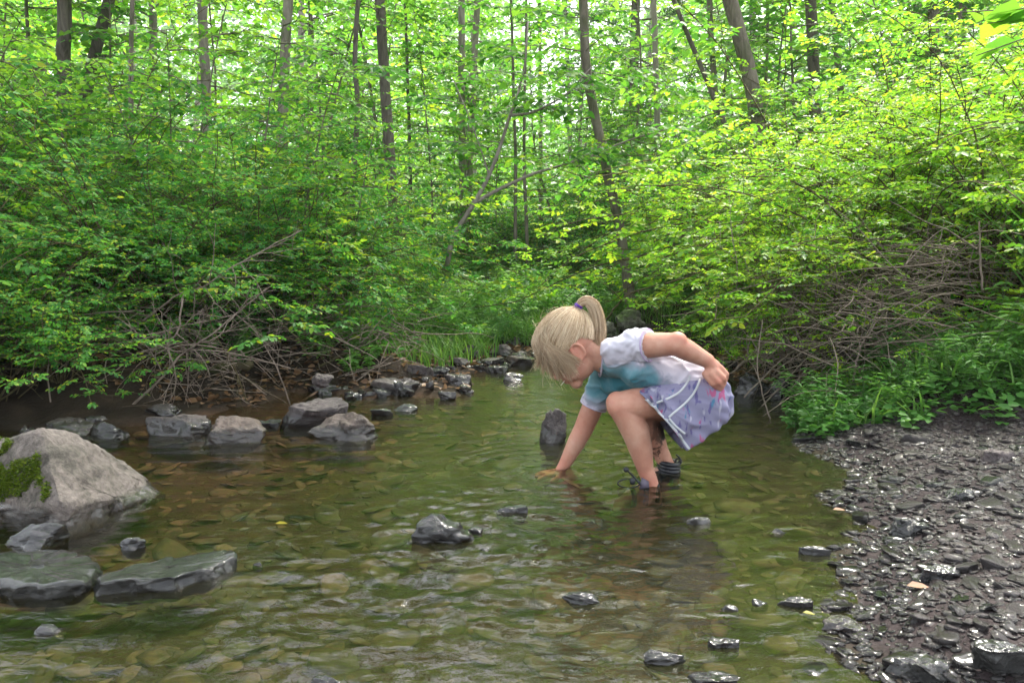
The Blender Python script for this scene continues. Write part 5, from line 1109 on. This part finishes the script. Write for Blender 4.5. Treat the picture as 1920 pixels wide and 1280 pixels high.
# a few long wisps
for k in range(26):
    p0 = hs_(unit(np.array([rng.uniform(.2, .9), rng.uniform(.2, .9), rng.uniform(.2, .9)]))); p0 = HC + (p0 - HC) * 1.03; e = G(rng.uniform(1015, 1100), rng.uniform(690, 735), yc - rng.uniform(.0, .07)); mid = (p0 + e) / 2 + rng.normal(0, .012, 3) + np.array([-.008, -.02, .01])
    t = np.linspace(0, 1, 12)[:, None]; strand(hb, p0 * (1 - t) ** 2 + 2 * mid * t * (1 - t) + e * t ** 2, .0007)
link('loose_hair', hb.mesh('loose_hair', off=GB), M['hair'], hair)
pt = MB(); cl = np.array([G(a, b, yc + dy) for a, b, dy in ((1083, 577, 0), (1090, 566, -.003), (1101, 563, -.006), (1113, 572, -.01), (1120, 592, -.014), (1122, 615, -.016), (1121, 636, -.016), (1119, 652, -.014))])
cl = np.array([along(cl, t)[0] for t in np.linspace(0, 1, 24)]); cl[1:-1] = (cl[:-2] + 2 * cl[1:-1] + cl[2:]) / 4; wdt = np.interp(np.linspace(0, 1, 24), [0, .12, .4, .75, 1], [.006, .011, .017, .0185, .012])
d = unit(np.gradient(cl, axis=0)); sx_ = np.tile([0, -1., 0], (24, 1)); ux = unit(np.cross(sx_, d))
tube(pt, cl, wdt * .72, 12)
for k in range(1300):
    a = rng.uniform(0, 6.28); r = math.sqrt(rng.uniform(.2, 1)); tw = rng.normal(0, .35); t = np.linspace(0, 1, 24); aa = a + tw * t; L_ = int(24 * rng.uniform(.72, 1.0)); sp_ = 1 + .25 * rng.normal() * t ** 2
    pts = cl + (np.cos(aa) * r * wdt * sp_)[:, None] * ux + (np.sin(aa) * r * wdt * .9 * sp_)[:, None] * sx_ + rng.normal(0, .0006, 3); strand(pt, pts[:L_], rng.uniform(.0006, .001))
link('ponytail', pt.mesh('ponytail', off=GB), M['hair'], hair)
ht = MB(); td = unit(cl[3] - cl[0])
for k in range(4): ringtube(TIE + td * (.0025 * k - .001) + rng.normal(0, .0006, 3), td + rng.normal(0, .12, 3), .0098, .0022, mb=ht)
link('hair_tie', ht.mesh('hair_tie', off=GB), plain('purple_band', (.13, .05, .36), .5, .3, .2, 120), hair)

# ---- water sandals
M['sandal'] = plain('sandal_rubber', (.02, .022, .028), .35, .5, .3, 60)
def sandal(heel, toe, A, cord, big):
    r = MB(); ax = unit(toe - heel); lat = unit(np.cross([0, 0, 1], ax)); ln = np.linalg.norm(toe - heel); n = 16; V = []
    for z0 in (-.022, -.012):
        for k in range(n * 2):
            a = k / (n * 2) * 2 * math.pi; f = .5 - .5 * math.cos(a); w_ = (.024 + .007 * f) * math.sin(a); V.append(heel - ax * .024 + ax * (ln + .05) * f + lat * w_ + np.array([0, 0, z0]))
    N2 = n * 2; q = [(k, (k + 1) % N2, N2 + (k + 1) % N2, N2 + k) for k in range(N2)]; r.add(V, q, [(N2, N2 + k, N2 + k + 1) for k in range(1, N2 - 1)] + [(0, k + 1, k) for k in range(1, N2 - 1)])
    o = link('sandal', r.mesh('sandal', off=GB), M['sandal'], girl)
    for (f, rad, up, tr) in ((.02, .0255, .028, .006), (.36, .029, .02, .0075), (.7, .03, .006, .007)):
        s_ = MB(); c = heel + ax * ln * f + np.array([0, 0, .004 + (0 if big else 0)]); t = np.linspace(-.15, math.pi + .15, 16); tube(s_, np.array([c + lat * rad * math.cos(x) * 1.0 + np.array([0, 0, 1]) * (rad * 1.0 + up * .4) * math.sin(x) + ax * -.006 * math.sin(x) for x in t]), tr, 8); link('strap', s_.mesh('strap', off=GB), M['sandal'], o)
    if big:
        s_ = MB(); t = np.linspace(0, 1, 12)
        for zz in (.006, .016, .026, .036): ringtube(A + np.array([.006, 0, zz - .03]), np.array([.15, 0, 1]), .0275, .0075, mb=s_)
        tube(s_, np.array([A + np.array([.024 + .012 * math.sin(math.pi * x), -.01, .002 + .03 * x]) for x in t]), .003, 6); ringtube(A + np.array([.032, -.008, .012]), np.array([.2, 1, 0]), .008, .0028, mb=s_); link('ankle_cuff', s_.mesh('ankle_cuff', off=GB), M['sandal'], o)
    if cord:
        s_ = MB(); c0 = A + np.array([-.03, -.028, -.004]); e = G(1174, 880, c0[1]); t = np.linspace(0, 1, 8)[:, None]
        tube(s_, c0 * (1 - t) + e * t + np.array([0, 0, .004]) * np.sin(t * 3.1), .0022, 6); tube(s_, c0 * (1 - t) + (e + np.array([.006, .004, -.006])) * t, .0018, 6); ell(s_, e, (.0075, .007, .0075)); ell(s_, G(1186, 902, c0[1]), (.008, .006, .01))
        lp = [c0 + np.array([-.03 + .03 * math.cos(x), .004, .004 + .012 * math.sin(x)]) for x in np.linspace(0, 6.28, 18)]; tube(s_, np.array(lp), .0022, 6, False); link('cord', s_.mesh('cord', off=GB), M['sandal'], o)
        tg = MB(); tv_ = [A + np.array(v) for v in ((-.026, -.022, .016), (-.008, -.026, .006), (-.006, -.026, -.016), (-.032, -.022, -.016))]; n_ = np.array([0, -.004, 0]); tg.add(np.array(tv_ + [v + n_ for v in tv_]), [(0, 1, 2, 3), (7, 6, 5, 4), (0, 4, 5, 1), (1, 5, 6, 2), (2, 6, 7, 3), (3, 7, 4, 0)]); link('tongue', tg.mesh('tongue', off=GB), plain('grey_neoprene', (.13, .11, .15), .5, .4), o)
sandal(NHl, NT, NA, True, False); sandal(FHl, FT, FA, False, True)
ls = MB(); a, b = G(1062, 709, yc - .012), G(1052, 722, yc - .022); t = np.linspace(0, 1, 5)[:, None]; tube(ls, (a * (1 - t) + b * t) - a, .0012, 8)
o = link('lollipop_stick', ls.mesh('lollipop_stick'), plain('white_stick', (.8, .78, .74), .6)); o.location = a; tag(o, 'thin white lollipop stick held between the lips of the child', 'stick')
EXPO = 2.12
# ------------------------------------------------------------------ light, sky, camera
w = bpy.data.worlds.new('World'); SC.world = w; w.use_nodes = True; nt = w.node_tree; nt.nodes.clear(); L = nt.links
SUN_EL, SUN_AZ = math.radians(58), math.radians(28)      # azimuth clockwise from +Y (behind the trees, to the right)
sky = nt.nodes.new('ShaderNodeTexSky'); sky.sky_type = 'NISHITA'; sky.sun_disc = False; sky.sun_elevation = SUN_EL; sky.sun_rotation = SUN_AZ
sky.air_density = 1.0; sky.dust_density = 3.0
hs = nt.nodes.new('ShaderNodeHueSaturation'); hs.inputs['Saturation'].default_value = .3; L.new(sky.outputs[0], hs.inputs['Color'])
bg = nt.nodes.new('ShaderNodeBackground'); bg.inputs[1].default_value = .15; L.new(hs.outputs[0], bg.inputs[0])
wo = nt.nodes.new('ShaderNodeOutputWorld'); L.new(bg.outputs[0], wo.inputs[0])
ld = bpy.data.lights.new('sun', 'SUN'); ld.energy = 4.5; ld.angle = math.radians(12); ld.color = (1, .94, .82)
so = bpy.data.objects.new('sun', ld); COL.objects.link(so)
sv = Vector((math.sin(SUN_AZ) * math.cos(SUN_EL), math.cos(SUN_AZ) * math.cos(SUN_EL), math.sin(SUN_EL)))
so.rotation_euler = sv.to_track_quat('Z', 'Y').to_euler(); so.location = (0, 0, 30)
hz = MB(); x0, x1, y0, y1, z0, z1 = -165, 165, -35, 265, -2, 24
hz.add([(x0, y0, z0), (x1, y0, z0), (x1, y1, z0), (x0, y1, z0), (x0, y0, z1), (x1, y0, z1), (x1, y1, z1), (x0, y1, z1)], [(3, 2, 1, 0), (4, 5, 6, 7), (0, 1, 5, 4), (1, 2, 6, 5), (2, 3, 7, 6), (3, 0, 4, 7)])
m, nt, out = mat('mist'); pv = nt.nodes.new('ShaderNodeVolumePrincipled'); pv.inputs['Density'].default_value = .0014; pv.inputs['Color'].default_value = (.93, .97, .95, 1); nt.links.new(pv.outputs[0], out.inputs['Volume'])
tag(link('haze', hz.mesh('haze', smooth=False), m), 'thin pale mist between the far trees', 'haze', kind='stuff')
cd = bpy.data.cameras.new('camera'); cam = bpy.data.objects.new('camera', cd); COL.objects.link(cam)
cd.sensor_width = 36; cd.lens = 36 * F / 1920; cd.clip_start = .02; cd.clip_end = 2000
cam.location = (0, 0, CAMH); cam.rotation_euler = (math.pi / 2 - PITCH, 0, 0); SC.camera = cam
SC.view_settings.view_transform = 'Standard'; SC.view_settings.look = 'None'; SC.view_settings.exposure = EXPO; SC.view_settings.gamma = 1
cy = SC.cycles; cy.use_denoising = True; cy.max_bounces = 10; cy.diffuse_bounces = 5; cy.glossy_bounces = 4; cy.transmission_bounces = 6; cy.transparent_max_bounces = 12
cy.caustics_reflective = False; cy.caustics_refractive = False; cy.sample_clamp_indirect = 8
